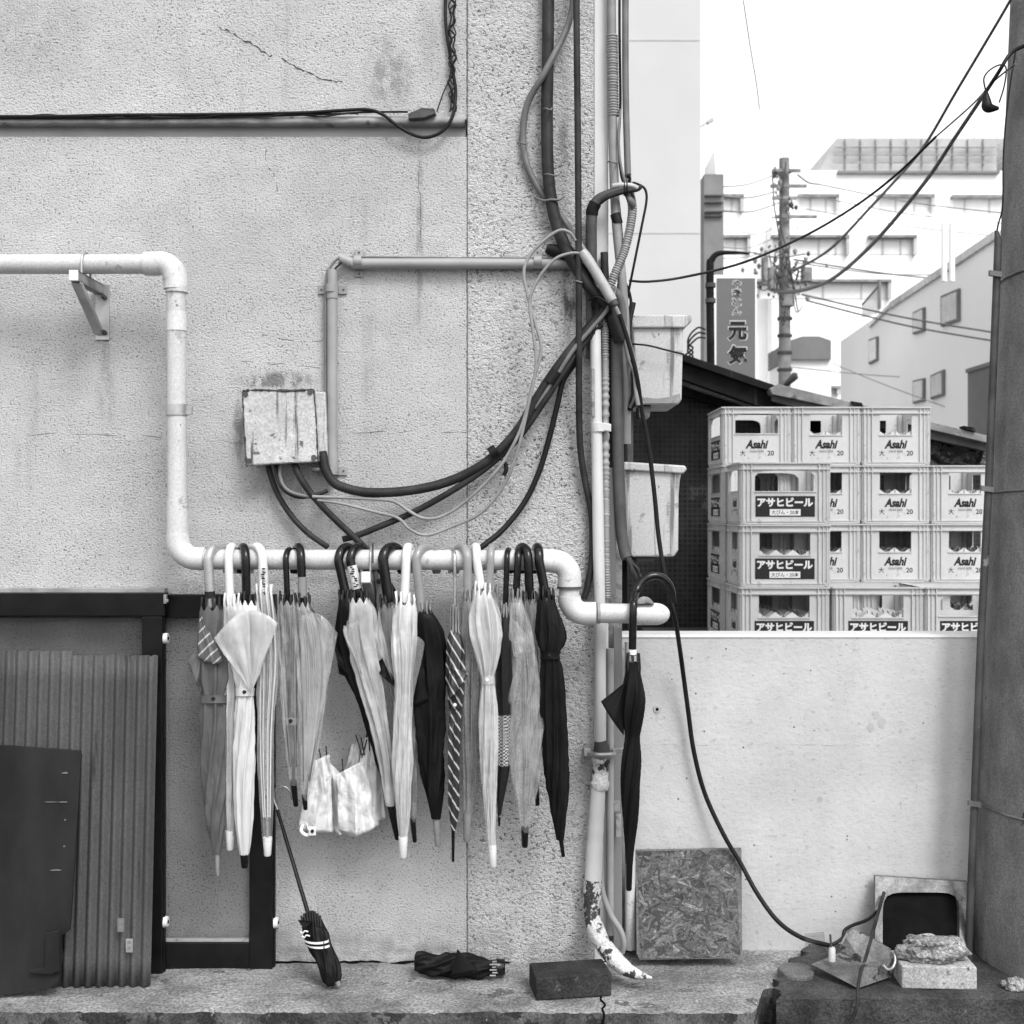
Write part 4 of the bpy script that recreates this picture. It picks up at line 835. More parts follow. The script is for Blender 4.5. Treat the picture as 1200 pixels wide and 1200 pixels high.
umbrella('clear umbrella with translucent grey handle bending left and a grey tip', 548, (548,702), 5.2, -14, 'htrans',
  [(702,541,556),(715,540,560),(745,540,566),(800,541,566),(850,542,563),(900,542,560),(940,543,556),(958,543.5,552.5)],
  -.15, 'smoky', (548,957,547,986,5), 'hgrey', 8, .25, .8, ribm='ribsteel', clear=True, seed_=15)
umbrella('clear white umbrella tied at the waist with slanting white handle and white tip', 559, (564,690), 5.2, -3, 'hwhite',
  [(694,556,576),(705,553,582),(722,549,588),(745,550,591),(770,557,587),(792,563,580),(800,564,580),(815,562,582),(850,560,585),(900,563,584),(950,567,582),(975,570,581),(995,572,582)],
  -.19, 'milky', (577,994,578,1016,4.6), 'hwhite', 8, .24, .9, ribm='ribwhite', clear=True, seed_=16, tie=(797,'label_white'))
umbrella('clear umbrella mostly hidden, its pale grey handle right of the slanting white one', 575, (573,690), 4.4, 3, 'htrans',
  [(696,567,584),(730,568,590),(800,572,594),(870,574,596),(940,578,592)],
  -.145, 'smoky', (585,938,586,960,3), 'hgrey', 8, .25, .5, ribm='ribsteel', clear=True, seed_=17)
umbrella('black umbrella with fine chequered upper part and slim black handle', 594, (592,716), 3.4, 4, 'hblack',
  [(718,588,597),(740,584,602),(770,582,603),(800,582,602),(850,583,599),(900,583,597),(935,583,591),(957,583.5,587)],
  -.172, 'checked', (585,956,585,968,1.6), 'hblack', 6, .25, 1.2, topy=642, ribm='ribsteel', seed_=18)
umbrella('clear umbrella with black tip, handle right of the chequered umbrella', 607, (604,706), 4.4, 4, 'hblack',
  [(702,597,612),(714,596,617),(745,595,625),(780,599,632),(820,596,636),(860,595,638),(900,599,635),(940,605,627),(965,609,622),(975,611,620)],
  -.18, 'clear', (615,973,615,993,4.2), 'hblack', 8, .25, 1.6, topy=641, ribm='ribsteel', clear=True, seed_=19,
  flaps=[((602,770),(597,722),(628,762),-.020,'clear',-3)])
umbrella('smoky clear umbrella with thick black handle, second from the right on the long pipe', 619, (621,702), 5.4, -13, 'hblack',
  [(704,612,630),(740,611,636),(800,615,640),(860,618,640),(905,622,635),(922,625,632)],
  -.145, 'smoky', (628,920,630,944,3), 'hblack', 8, .25, .6, ribm='ribblack', clear=True, seed_=20)
umbrella('black folded umbrella tied at the waist, last in the row before the pipe elbow', 632, (640,700), 5.6, -5, 'hblack',
  [(700,631,650),(712,628,653),(730,627,661),(745,628,666),(757,631,663),(767,635,655),(780,632,659),(820,631,663),(870,634,666),(910,638,667),(950,645,665),(984,652,661)],
  -.18, 'blackcloth', (657,982,660,1004,2.6), 'hblack', 9, .36, 2.6, ribm='ribblack', seed_=21, tie=(768,'ink'))
# the lone black umbrella on the pipe end, its crook turned to the right
random.seed(5)
t = thing('umbrella', 'lone black umbrella with big crook hooked over the capped pipe end', 'umbrella', P(741,765,-.18))
m = MB(); q = cr([(741,768,-.172),(741.5,740,-.172),(742,716,-.172),(742.5,707,-.165),(743.5,700,-.14),(746,692,-.12),(752,682,-.11),(762,675.5,-.105),(773,675.5,-.10),(782,682,-.095),(787,693,-.09),(788,706,-.088)], 6)
ptube(m, q, [4.6]*len(q), 14); h = m.build('handle', M['hblack'], t)
m = MB(); ptube(m, [(741,761,-.172),(741,767,-.172)], 5.2, 14); m.build('band', M['label_white'], h)
rows = [(776,734,750),(790,732,751),(805,729,755),(820,727,758),(840,728,755),(858,731,751),(866,731,750),(890,728,752),(920,727,751),(960,729,748),(990,732,744),(1012,733,742)]
pr_ = prof(rows, 46)
def s23(u, v):
    i = u*46; j = min(45,int(i)); f_ = i-j; y,a,b = [pr_[j][k]+(pr_[j+1][k]-pr_[j][k])*f_ for k in range(3)]
    th = 2*math.pi*v; ps = 7*(th+2.2*u)+1; e = min(1,u*6)*min(1,(1-u)*5+.2); rr_ = 1-.3*e*(.5-.5*math.cos(ps+.9*math.sin(ps)))
    p = P((a+b)/2+(b-a)/2*math.cos(th)*rr_, y, -.172); return (p.x, -.172+R((b-a)/2*.9)*math.sin(th)*rr_, p.z)
m = MB(); m.grid(s23, 70, 84); m.build('canopy', M['blackcloth'], t, weld=True)
for k in range(8):
    th = 2*math.pi*k/8; m = MB(); ptube(m, [(742+7*math.cos(th), 768-random.uniform(0,4), -.172+.012*math.sin(th)),(742+8*math.cos(th), 782, -.172+.014*math.sin(th)),(742+5*math.cos(th), 830, -.172+.008*math.sin(th))], [1.2,1.4,.8], 6); m.build('rib', M['ribblack'], t)
m = MB(); ptube(m, [(741,765,-.172),(740,900,-.172),(738,1012,-.172)], 2, 8); m.build('shaft', M['ribsteel'], t)
m = MB(); ptube(m, [(737.5,1010,-.172),(737,1042,-.172),(737,1043.5,-.172)], [4.2,3.4,2.6], 12); m.build('ferrule', M['hblack'], t)
m = MB()
def fl(u, v):
    A = (732,800); L_ = (704,822); R_ = (731,862); x = A[0]+((L_[0]+(R_[0]-L_[0])*v)-A[0])*u; y = A[1]+((L_[1]+(R_[1]-L_[1])*v)-A[1])*u+2*math.sin(math.pi*v)*u
    return P(x, y, -.178-.010*math.sin(math.pi*v)*u+.003*math.sin(9*v))
m.grid(fl, 12, 20); m.build('loose_panel', M['blackcloth'], t, solid=.0008)
# rag on the pipe end
m = MB()
def rag(u, v):
    a = math.pi*u; x = 744+22*v; hgt = 8.5*math.sin(math.pi*min(1,max(0,v)))**.6
    n_ = noise.noise(Vector((u*4,v*5,3)))*2.2
    return P(x, 708-hgt*math.sin(a)+n_*.6-(0), YP-.016-.012*math.cos(a)+n_*.001)
m.grid(rag, 14, 24); tag(m.build('crumpled_rag', M['mortar'], solid=.0015), 'small crumpled grey rag lying on the capped pipe end', 'rag')

# crumpled white printed umbrella hanging low
t = thing('folding_umbrella', 'small crumpled white printed umbrella hanging half open below the row', 'umbrella', P(405,975,-.12))
def fan(A, B, L_, R_, Y, sag, ph, name='canopy_panel', mt='kids', bul=.02):
    m = MB()
    def ff(u, v):
        tx, ty = A[0]+(B[0]-A[0])*v, A[1]+(B[1]-A[1])*v; bx_, by_ = L_[0]+(R_[0]-L_[0])*v, L_[1]+(R_[1]-L_[1])*v
        x = tx+(bx_-tx)*u; y = ty+(by_-ty)*u+sag*math.sin(math.pi*v)*u*u
        x += noise.noise(Vector((u*2.2,v*2.2,ph)))*7*u; y += noise.noise(Vector((u*2.4,v*3,ph+5)))*7*u
        f_ = abs(((v*2.3+ph+u*.5) % 1)-.5)*2                     # sharp creases between flat facets
        return P(x, y, Y-bul*math.sin(math.pi*v)*u+.020*f_*u+.012*noise.noise(Vector((u*3.5,v*3.5,ph)))+.004*noise.noise(Vector((u*11,v*11,ph))))
    m.grid(ff, 26, 40); return m.build(name, M[mt], t, solid=.0008)
fan((367,892),(386,884),(350,964),(393,974),-.12,5,1.0); fan((381,888),(404,912),(378,970),(424,977),-.095,5,2.2); fan((394,908),(424,892),(398,972),(446,968),-.13,5,3.1, bul=.03)
fan((428,864),(435,866),(405,960),(455,957),-.105,8,4.4, bul=.03); fan((412,872),(428,868),(396,936),(436,950),-.085,3,5.2, mt='milky')
fan((356,940),(372,920),(351,966),(370,976),-.10,4,6.1)
for (x,y,x2,y2) in ((374,878,377,893),(382,874,384,900),(401,889,402,905),(417,861,424,885),(423,864,427,885),(430,866,424,888),(432,862,433,880)):
    m = MB(); ptube(m, [(x,y,-.105),(x2,y2,-.105)], .8, 6); m.build('rib', M['ribblack'], t)
m = MB(); ptube(m, cr([(355,966,-.125),(353,974,-.135),(360,979,-.135),(367,973,-.14)],5), 2.2, 8); m.build('strap', M['label_white'], t)
m = MB(); c = P(366,974,-.146); m.box(c-Vector((R(4),0,R(5))), c+Vector((R(4),.002,R(5)))); s_ = m.build('tab', M['label_white'], t, bevel=.001)
m = MB(); c = P(366,974,-.147); m.tube([c, c+Vector((0,-.002,0))], R(2), 10); m.build('button', M['ink'], s_)
m = MB(); ptube(m, cr([(440,690,-.095),(440,760,-.095),(432,850,-.095),(420,900,-.095),(412,935,-.095)],5), 1.3, 8); m.build('shaft', M['ribblack'], t)
m = MB(); q = [(440+9*math.sin(a), 664-26*math.cos(a) if False else 668-30*math.cos(a)*.8, YP+.045*math.sin(a+math.pi/2)*0+.042) for a in [i/12*math.pi for i in range(13)]]
ptube(m, [(440,692,-.095),(438,675,-.088),(437,650,-.085),(437,640,-.11),(437,637,-.13),(437,641,-.16),(437,652,-.168),(437,660,-.168)], .9, 6); m.build('wrist_cord', M['ribblack'], t)

# black compact umbrella standing on the ledge, steel hook leaning on the wall
t = thing('compact_umbrella', 'black compact umbrella with two white stripes standing on the ledge, steel hook up', 'umbrella', (P(390,1156,-.17).x, -.17, LEDGE))
Yt, Yb = -.03, -.17
def ax(s): # along the axis 0 (hook) to 1 (bottom)
    x = 326+s*62+ (6*math.sin(max(0,(s-.6)/.4)*math.pi) if s > .6 else 0); return (x, 936+s*216, Yt+(Yb-Yt)*s)
m = MB(); q = cr([(342,938,-.03),(341,930,-.03),(336,923,-.03),(329,922,-.03),(323,926,-.03),(321,936,-.03),(325,948,-.035),(326,952,-.037)],6); ptube(m, q, 1.5, 8); m.build('handle', M['chrome'], t)
m = MB(); ptube(m, [(325,949,-.036),(364,1080,-.125)], [2.0,2.6], 10); m.build('shaft', M['hblack'], t)
m = MB(); cl = cr([(362,1070,-.12,7),(365,1080,-.125,12),(370,1096,-.135,15),(375,1108,-.14,14),(381,1122,-.15,13),(387,1136,-.16,13.5),(390,1147,-.165,12),(391,1153,-.168,8)],8)
n_ = len(cl)
def cc_(u, v):
    i = u*(n_-1); j = min(n_-2,int(i)); f_ = i-j; x,y,Y,r_ = [cl[j][k]+(cl[j+1][k]-cl[j][k])*f_ for k in range(4)]
    th = 2*math.pi*v; ps = 7*(th+u*2.5); rr_ = 1-.26*min(1,u*4+.3)*(.5-.5*math.cos(ps+.9*math.sin(ps)))+.1*noise.noise(Vector((math.cos(th)*2,math.sin(th)*2,u*6)))
    dx_, dy_ = r_*math.cos(th)*rr_*.95, -r_*math.cos(th)*rr_*.3
    p = P(x+dx_, y+dy_, Y); return (p.x, Y+R(r_*.85)*math.sin(th)*rr_, p.z)
m.grid(cc_, 50, 84); m.build('canopy', M['blackcloth'], t, weld=True)
m = MB()
def fl2(u, v):
    A = (366,1080); L_ = (349,1078); R_ = (368,1108); x = A[0]+((L_[0]+(R_[0]-L_[0])*v)-A[0])*u; y = A[1]+((L_[1]+(R_[1]-L_[1])*v)-A[1])*u
    return P(x, y, -.150-.006*math.sin(math.pi*v)*u+.003*math.sin(14*v))
m.grid(fl2, 12, 24); m.build('loose_panel', M['blackcloth'], t, solid=.0008)
def band2(y, w_):
    m = MB()
    def b_(u, v):
        yy = y+(u-.5)*w_; i = (yy-1070)/(1153-1070); j = min(n_-2, next(k for k in range(n_-1) if cl[k+1][1] >= yy)); x,_,Y,r_ = cl[j]
        th = math.pi*(1.05+v*.9); p = P(x+(r_+.3)*math.cos(th), yy+2.0*v, Y); return (p.x, Y+R(r_*.9)*math.sin(th)-.001, p.z)
    m.grid(b_, 2, 16); m.build('white_stripe', M['label_white'], t)
band2(1099, 2.6); band2(1104.5, 2.6)
for (x,y) in ((352,1092),(354,1097)):
    m = MB(); ptube(m, cr([(x,y,-.158),(x+3,y+1.5,-.160),(x+5,y-1,-.161),(x+9,y,-.161)],3), .9, 6); m.build('white_stripe', M['label_white'], t)
for k in range(8):
    a = k/7; m = MB(); ptube(m, [(353+22*a, 1076-6*math.sin(a*3.1)-3, -.14),(356+20*a, 1086, -.145)], [1.5,1.1], 6); m.build('rib', M['ribblack'], t)
m = MB(); ptube(m, [(395,1150,-.175),(397,1155,-.175)], [3.4,2.6], 8); m.build('ferrule', M['hgrey'], t)

# black folded compact umbrella lying on the ledge
zc = P(540,1130,-.09).z; t = thing('compact_umbrella', 'black folded compact umbrella lying flat on the ledge beside the brick', 'umbrella', (P(538,0,-.1).x, -.1, LEDGE))
m = MB(); cl2 = cr([(486,1127,-.10,9),(489,1127,-.10,12),(500,1129,-.10,13),(514,1131,-.10,12.5),(528,1131,-.10,14),(540,1132,-.10,15),(556,1133,-.10,14),(572,1134,-.10,10),(582,1134,-.10,9)],7); n2 = len(cl2)
def lie(u, v):
    i = u*(n2-1); j = min(n2-2,int(i)); f_ = i-j; x,y,Y,r_ = [cl2[j][k]+(cl2[j+1][k]-cl2[j][k])*f_ for k in range(4)]
    th = 2*math.pi*v; ps = 6*(th+u*4); rr_ = 1-.26*(.5-.5*math.cos(ps+.9*math.sin(ps)))+.16*noise.noise(Vector((math.cos(th)*2,math.sin(th)*2,u*7)))
    p = P(x, y, Y); z = p.z+R(r_)*math.sin(th)*rr_; return (p.x, Y+R(r_)*math.cos(th)*rr_, max(LEDGE+.002, z))
m.grid(lie, 60, 72); m.build('canopy', M['blackcloth'], t, weld=True)
m = MB()
def lf(u, v):
    A = (536,1112); L_ = (528,1144); R_ = (560,1138); x = A[0]+((L_[0]+(R_[0]-L_[0])*v)-A[0])*u; y = A[1]+((L_[1]+(R_[1]-L_[1])*v)-A[1])*u
    return P(x, y, -.146-.006*math.sin(math.pi*v)*u)
m.grid(lf, 10, 20); m.build('loose_panel', M['blackcloth'], t, solid=.001)
m = MB(); ptube(m, [(576,1133,-.10),(590,1133.5,-.10),(592,1133.5,-.10)], [9.5,9.5,8], 18); m.build('handle', M['hblack'], t)
for k in range(7):
    m = MB(); ptube(m, [(574+k%2*3,1124+3.2*k,-.128),(581+k%3,1123.5+3.3*k,-.13)], 1.1, 6); m.build('rib', M['ribsteel'], t)

# ------------------------------------------------------------------ things on the ledge
m = MB(); A = Vector((P(623,1168,-.235).x, -.235, LEDGE)); 
o = MB(); o.obox((0,0,.0305), (.0975,0,0), (0,.052,0), (0,0,.0285)); b_ = o.build('brick', M['brick'], None, bevel=.004, seg=3)
b_.location = (P(668,0,-.19).x, -.185, LEDGE); b_.rotation_euler = (0,0,math.radians(9)); tag(b_, 'dark clay brick lying askew on the ledge beneath the downpipe', 'brick')
# strand board
YB, YT = -.035, .07; m = MB(); q = []
for x,y in ((745,997),(869,994.5),(870,1123),(750,1125),(746,1118)):
    k = (1125-y)/130; Y = YB+(YT-YB)*k; p = P(x,y,YB+(0)); zz = P(x,y,Y); q.append(Vector((zz.x, Y, zz.z)))
low = min(p.z for p in q); 
n = len(q); m.add(q+[p+Vector((0,.012,0)) for p in q], [tuple(range(n)), tuple(range(2*n-1,n-1,-1))]+[(i,n+i,n+(i+1)%n,(i+1)%n) for i in range(n)])
osb = tag(m.build('strand_board', M['osb'], None, bevel=.001), 'square strand board offcut leaning against the low white wall', 'board')
random.seed(33); m = MB(); O_, U_, V_ = q[3], (q[2]-q[3]), (q[0]-q[3]); W_, H2 = U_.length, V_.length; Uh, Vh = U_/W_, V_/H2; Nh = Vh.cross(Uh).normalized(); Nh = Nh if Nh.y < 0 else -Nh
for i in range(1500):
    L, wd = random.uniform(.008,.034), random.uniform(.0012,.0048); a = random.gauss(0,.75) if random.random() < .75 else random.uniform(0,3.14)
    ca, sa = math.cos(a), math.sin(a); ex, ey = abs(L*ca)+abs(wd*sa), abs(L*sa)+abs(wd*ca)
    cx_, cy_ = random.uniform(0, W_), random.uniform(0, H2)
    c = O_+Uh*cx_+Vh*cy_+Nh*(.0004+.0000022*i); d1, d2 = Uh*ca+Vh*sa, Vh*ca-Uh*sa
    k = [random.uniform(.6,1) for _ in range(6)]
    vs = []
    for p_ in [c-d1*L*k[0]-d2*wd*k[1], c-d2*wd, c+d1*L*k[2]-d2*wd*k[3]*.7, c+d1*L*k[4]+d2*wd*k[5], c+d2*wd*.9, c-d1*L*k[3]+d2*wd*k[0]]:
        pu, pv = (p_-O_).dot(Uh), (p_-O_).dot(Vh); pu = min(W_-.001-.004*(1-pv/H2), max(.0015+.004*(pv < .02), pu)); pv = min(H2-.001-.004*pu/W_*0, max(.003, pv)); vs.append(O_+Uh*pu+Vh*pv+Nh*(.0004+.0000014*i))
    if abs((vs[3]-vs[0]).length) < .004: continue
    m.add(vs, [(0,1,2,3,4,5)], False, min(5,max(0,int(random.gauss(1.9,1.0)))))
m.build('strands', [M['flake%d' % i] for i in range(6)], osb)

# steel basin lid leaning between wall and pole
SZ = LEDGE+.018
t = thing('sink_lid', 'worn steel frame with dark rounded recess leaning against the low wall by the pole', 'metal lid', (P(1080,1125,-.02).x, -.02, SZ))
ob = [(1026,1023),(1134,1030),(1132,1132),(1030,1132)]
def lean(x,y,d=0): k = (1132-y)/110; Y = -.05+.12*k+d; return P(x,y,Y)
m = MB(); N = 48; cx_, cy_ = 1079.5, 1084
def outp(a):
    c,s_ = math.cos(a), math.sin(a); k = min(54/abs(c) if abs(c) > 1e-6 else 1e9, 53/abs(s_) if abs(s_) > 1e-6 else 1e9); x,y = cx_+c*k, cy_-1+s_*k; return (x + (.0), y + (.065*(x-cx_) if s_ < 0 and abs(s_*k) > 40 else 0))
def inp(a):
    c,s_ = math.cos(a), math.sin(a); k = (abs(c/45)**6+abs(s_/44)**6)**(-1/6); x,y = cx_+c*k, cy_+6+s_*k; return (x, y)
angs = sorted([2*math.pi*i/N for i in range(N)]+[math.atan2(s1*53,s2*54)%(2*math.pi) for s1 in (-1,1) for s2 in (-1,1)])
n = len(angs); fo = [lean(*outp(a)) for a in angs]; fi = [lean(*inp(a)) for a in angs]; fb = [p+Vector((0,.02,0)) for p in fi]; fob = [p+Vector((0,.012,0)) for p in fo]
m.add(fo+fi+fb+fob, [(i,(i+1)%n,n+(i+1)%n,n+i) for i in range(n)]+[(n+i,n+(i+1)%n,2*n+(i+1)%n,2*n+i) for i in range(n)]+[(3*n+i,3*n+(i+1)%n,(i+1)%n,i) for i in range(n)])
m.build('steel_border', M['steel'], t, bevel=.0005)
m = MB(); m.add([p+Vector((0,.018,0)) for p in fi], [tuple(range(n))]); m.build('recess', M['basin'], t)
# pale block and rubble
m = MB(); m.obox((0,0,.029), (.094,0,0), (0,.055,0), (0,0,.029)); o = m.build('cement_block', M['whiteblock'], None, bevel=.004, seg=3)
o.location = (P(1094,0,-.17).x, -.165, SZ); o.rotation_euler = (0,0,math.radians(-3)); tag(o, 'pale cement brick carrying a lump of rough mortar, in front of the steel frame', 'brick')
def rock(name, label, c, sx, sy, sz, mt, sd_, rough=.3, det=5):
    bm = bmesh.new(); bmesh.ops.create_icosphere(bm, subdivisions=det, radius=1)
    for v in bm.verts:
        p = v.co.copy(); k = 1+rough*noise.noise(p*1.4+Vector((sd_,0,0)))+rough*.5*noise.noise(p*3.6+Vector((sd_,3,0)))+rough*.28*noise.noise(p*9+Vector((0,sd_,0)))
        p = Vector([math.copysign(abs(x)**.75, x) for x in p])*k; v.co = Vector((p.x*sx, p.y*sy, max(p.z,-.85)*sz))
    me = bpy.data.meshes.new(name); bm.to_mesh(me); bm.free(); me.materials.append(M[mt])
    for p in me.polygons: p.use_smooth = True
    o = bpy.data.objects.new(name, me); COL.objects.link(o); o.location = c; o['label'] = label; o['category'] = 'stone'; return o
rock('mortar_lump', 'rough lump of mortar resting on the pale cement brick', (P(1091,0,-.17).x, -.17, SZ+.058+.027), .078, .042, .031, 'rock', 2.2, .38)
rock('rubble_stone', 'small pale rubble stone at the foot of the concrete pole', (P(1188,0,-.21).x, -.215, SZ+.011), .027, .02, .015, 'rock', 7.7, .35, 4)
rock('pebble', 'tiny pale pebble on the edge of the cement brick', (P(1130,0,-.2).x, -.175, SZ+.064), .010, .008, .006, 'rock', 5.1, .3, 3)
m = MB(); c = Vector((P(934,0,-.12).x, -.115, LEDGE)); N = 30
pts = [(c.x+.046*math.cos(a)*(1+.12*noise.noise(Vector((math.cos(a)*2,math.sin(a)*2,1)))), c.y+.052*math.sin(a)*(1+.15*noise.noise(Vector((math.cos(a)*2,math.sin(a)*2,4))))) for a in [2*math.pi*i/N for i in range(N)]]
m.add([(x,y,LEDGE+.001) for x,y in pts]+[(x,y,LEDGE+.030) for x,y in pts], [tuple(range(N,2*N)), tuple(range(N-1,-1,-1))]+[(i,(i+1)%N,N+(i+1)%N,N+i) for i in range(N)])
tag(m.build('stone_disc', M['slate'], None, bevel=.006, seg=3), 'flat round grey stone left of the bent metal scrap', 'stone')
# bent sheet metal scrap
t = thing('metal_scrap', 'bent sheet metal bracket lying on the step left of the cement brick', 'scrap', (P(1000,1140,-.15).x, -.15, SZ))
def plate(pts, name, mt='steel', th=.0025):
    m = MB(); n = len(pts); v = [Vector(p) for p in pts]; nr = (v[1]-v[0]).cross(v[2]-v[0]).normalized()*th
    m.add(v+[p+nr for p in v], [tuple(range(n-1,-1,-1)), tuple(range(n,2*n))]+[(i,(i+1)%n,n+(i+1)%n,n+i) for i in range(n)]); return m.build(name, M[mt], t, bevel=.0008)
a_, b2, c2, d2 = P(951,1125,-.13), P(1005,1158,-.23), P(1046,1133,-.16), P(985,1112,-.06)
for p in (a_, b2, c2, d2): pass
a_.z, b2.z, c2.z, d2.z = SZ+.028, SZ+.007, SZ+.010, SZ+.033
plate([a_, b2, c2, d2], 'base_plate')
plate([b2+Vector((0,0,.001)), c2+Vector((0,0,.001)), P(1052,1118,-.155)+Vector((0,0,.012)), P(1044,1124,-.165), P(1038,1132,-.18), P(1036,1122,-.185), P(1006,1130,-.225)], 'front_flange')
plate([P(987,1092,-.07), P(1000,1088,-.07), P(1024,1100,-.06), P(1044,1112,-.10), P(1046,1131,-.13), P(1010,1128,-.10), P(984,1114,-.07)], 'back_flange')
plate([P(943,1094,-.11), P(966,1092,-.10), P(968,1116,-.11), P(944,1120,-.13)], 'side_flange', 'glass')
m = MB(); ptube(m, [(975,1126,-.14),(975,1112,-.14),(975,1110,-.14)], [4.2,4,3], 12); m.build('porcelain_peg', M['pvc'], t)
m = MB(); ptube(m, [(974,1112,-.14),(973,1095,-.14)], 1.3, 8); m.build('pin', M['rust'], t)
m = MB(); ptube(m, cr([(1048,1116,-.17),(1049,1126,-.18),(1046,1134,-.19),(1040,1136,-.2),(1035,1131,-.2)],5), 1.6, 8); m.build('rim_wire', M['galv'], t)
cable('thin black lead trailing from the steel frame over the scrap and off the step', [(1036,1046,.03),(1029,1070,-.03),(1022,1096,-.12),(1014,1124,-.20),(1008,1142,-.245),(1005,1162,-.285),(1004,1180,-.30),(997,1196,-.30),(985,1210,-.30),(975,1230,-.3)], 2.0, 'black2')
cable('kinked dark wire between the long lead and the metal scrap', [(972,1108,-.125),(981,1104,-.12),(988,1098,-.11),(990,1090,-.10),(1000,1084,-.08),(1016,1078,-.04),(1028,1068,0)], 2.0, 'black')
cable('pale kinked wire stub on the scrap plate', [(986,1106,-.12),(990,1099,-.12),(993,1094,-.12)], 1.4, 'galv', 'wire', 'wire')
# grit and crumbs along the ledge
random.seed(8); m = MB()
for i in range(420):
    x = random.uniform(0,1200); Y = -random.random()**1.6*.27 - .01; r_ = random.uniform(.0012,.0035); zz = (LEDGE if x < 905 else SZ)+r_*.5; cx3 = (x-600)*(D+Y)/F
    if x > 880: continue
    p = Vector((cx3, Y, zz)); q = [p+Vector((random.uniform(-1,1),random.uniform(-1,1),random.uniform(-.5,1)))*r_ for _ in range(6)]
    m.add(q, [(0,1,2),(0,2,3),(0,3,4),(1,2,5),(3,4,5),(0,4,1),(1,4,5),(2,3,5)])
tag(m.build('grit', M['mortar']), 'loose crumbs of grit scattered over the ledge', 'grit', kind='stuff')

# ------------------------------------------------------------------ concrete pole with its fittings
YPo = .0
t = thing('concrete_pole', 'tall leaning concrete utility pole at the right edge', 'pole', (P(1290,1160,YPo).x, YPo, SZ))
def edge(y): return 1183-(45/1140)*y
m = MB(); pp = []; rr = []
for y in (1175,1000,700,400,100,-200,-700):
    r_ = R(150-(1175-y)*.0067, YPo); z = P(0,y,YPo).z; Yv = YPo
    # silhouette edge of a round pole seen from the camera: place the centre so that its tangent hits the edge pixel
    dx = (edge(y)-600)/F; ang = math.atan(dx); cxp = (D+YPo)*dx + r_/math.cos(ang); pp.append((cxp, YPo, z)); rr.append(r_)
pp[0] = (pp[0][0], YPo, SZ-.02)
m.tube(pp, rr, 64); m.build('shaft', M['concpole'], t)
for i, (y, rw) in enumerate(((320,1.6),(572,1.4),(941,1.6))):
    f_ = next(k for k in range(len(pp)-1) if pp[k+1][2] > P(0,y,YPo).z); z = P(0,y,YPo).z; k = (z-pp[f_][2])/(pp[f_+1][2]-pp[f_][2]); c = Vector(pp[f_]).lerp(Vector(pp[f_+1]), k); r_ = rr[f_]*(1-k)+rr[f_+1]*k
    m = MB(); ring = [c+Vector((math.cos(a)*(r_+.004), math.sin(a)*(r_+.004), .012*math.cos(a+.6))) for a in [2*math.pi*j/40 for j in range(41)]]
    m.tube(ring, R(rw), 6); m.obox(P(edge(y)-4,y+1,-.03), (R(7),0,-R(1)), (0,.006,0), (0,0,R(3))); m.build('steel_band', M['greycable'], t)
m = MB(); q = [(edge(y)-4+ (2 if y<600 else 0), y, -.02) for y in (282,400,572,740,941,1145)]
ptube(m, [(edge(270)-5,270,-.02)]+q, [2]+[4.4]*6, 12); m.build('cable_guard', M['rust'], t)
cable('thin wire running down the pole into the dark cable guard', [(1190,60,-.05),(1181,120,-.05),(1176,180,-.04),(1175,240,-.03),(1170,262,-.02),(1167,278,-.02)], 1.0, 'black2')

# ------------------------------------------------------------------ beer crates
CW, CD, CH = .365, .445, .305
def wallring(m, tf, W, H, th, hole, rounded):
    # flat crate side with a hand hole: local x across, z up; tf maps (x, depth, z) to the crate's own space
    hx, hz0, hz1 = hole; cz_ = (hz0+hz1)/2; hh = (hz1-hz0)/2; N = 40
    c0 = [(W/2,H),( -W/2,H),(-W/2,0),(W/2,0)]
    an = sorted([2*math.pi*i/N for i in range(N)]+[math.atan2(z-cz_,x)%(2*math.pi) for x,z in c0]+[math.atan2(s*hh,s2*hx)%(2*math.pi) for s in (-1,1) for s2 in (-1,1)])
    def ray(a, x0, x1, z0, z1):
        c, s = math.cos(a), math.sin(a); k = 1e9
        if abs(c) > 1e-9: k = min(k, (x1 if c > 0 else x0)/c)
        if abs(s) > 1e-9: k = min(k, (z1 if s > 0 else z0)/s)
        return (c*k, s*k)
    O = []; I = []
    for a in an:
        x, z = ray(a, -W/2, W/2, -cz_, H-cz_); O.append((x, z+cz_))
        if rounded and math.sin(a) > 0:
            c, s = math.cos(a), math.sin(a); k = (abs(c/hx)**4+abs(s/hh)**4)**-.25; I.append((c*k, s*k+cz_))
        else:
            x, z = ray(a, -hx, hx, -hh, hh); I.append((x, z+cz_))
    n = len(an); vs = [tf(x,0,z) for x,z in O]+[tf(x,0,z) for x,z in I]+[tf(x,th,z) for x,z in O]+[tf(x,th,z) for x,z in I]
    fs = []
    for i in range(n):
        j = (i+1)%n; fs += [(i,j,n+j,n+i),(2*n+j,2*n+i,3*n+i,3*n+j),(n+i,n+j,3*n+j,3*n+i)]
    m.add(vs, fs)
    # rim of the hole, top and bottom rims, upright ribs
    bx = lambda x0,x1,z0,z1,d0=-.006,d1=.001: m.box(tf(x0,d0,z0), tf(x1,d1,z1))
    bx(-W/2-.002, W/2+.002, H-.007, H+.0, -.010, .004); bx(-W/2+.003, W/2-.003, H-.030-.006, H-.030, -.009)
    bx(-W/2+.003, W/2-.003, .012, .018, -.004)
    for s in (-1,1):
        for off, d in ((.0115,-.0072),(.030,-.0062),(.052,-.0078)):
            x = s*(W/2-off); bx(x-.0022, x+.0022, .0185, H-.0075, d)
    bx(-hx-.004, hx+.004, hz0-.0055, hz0-.0005, -.0045)
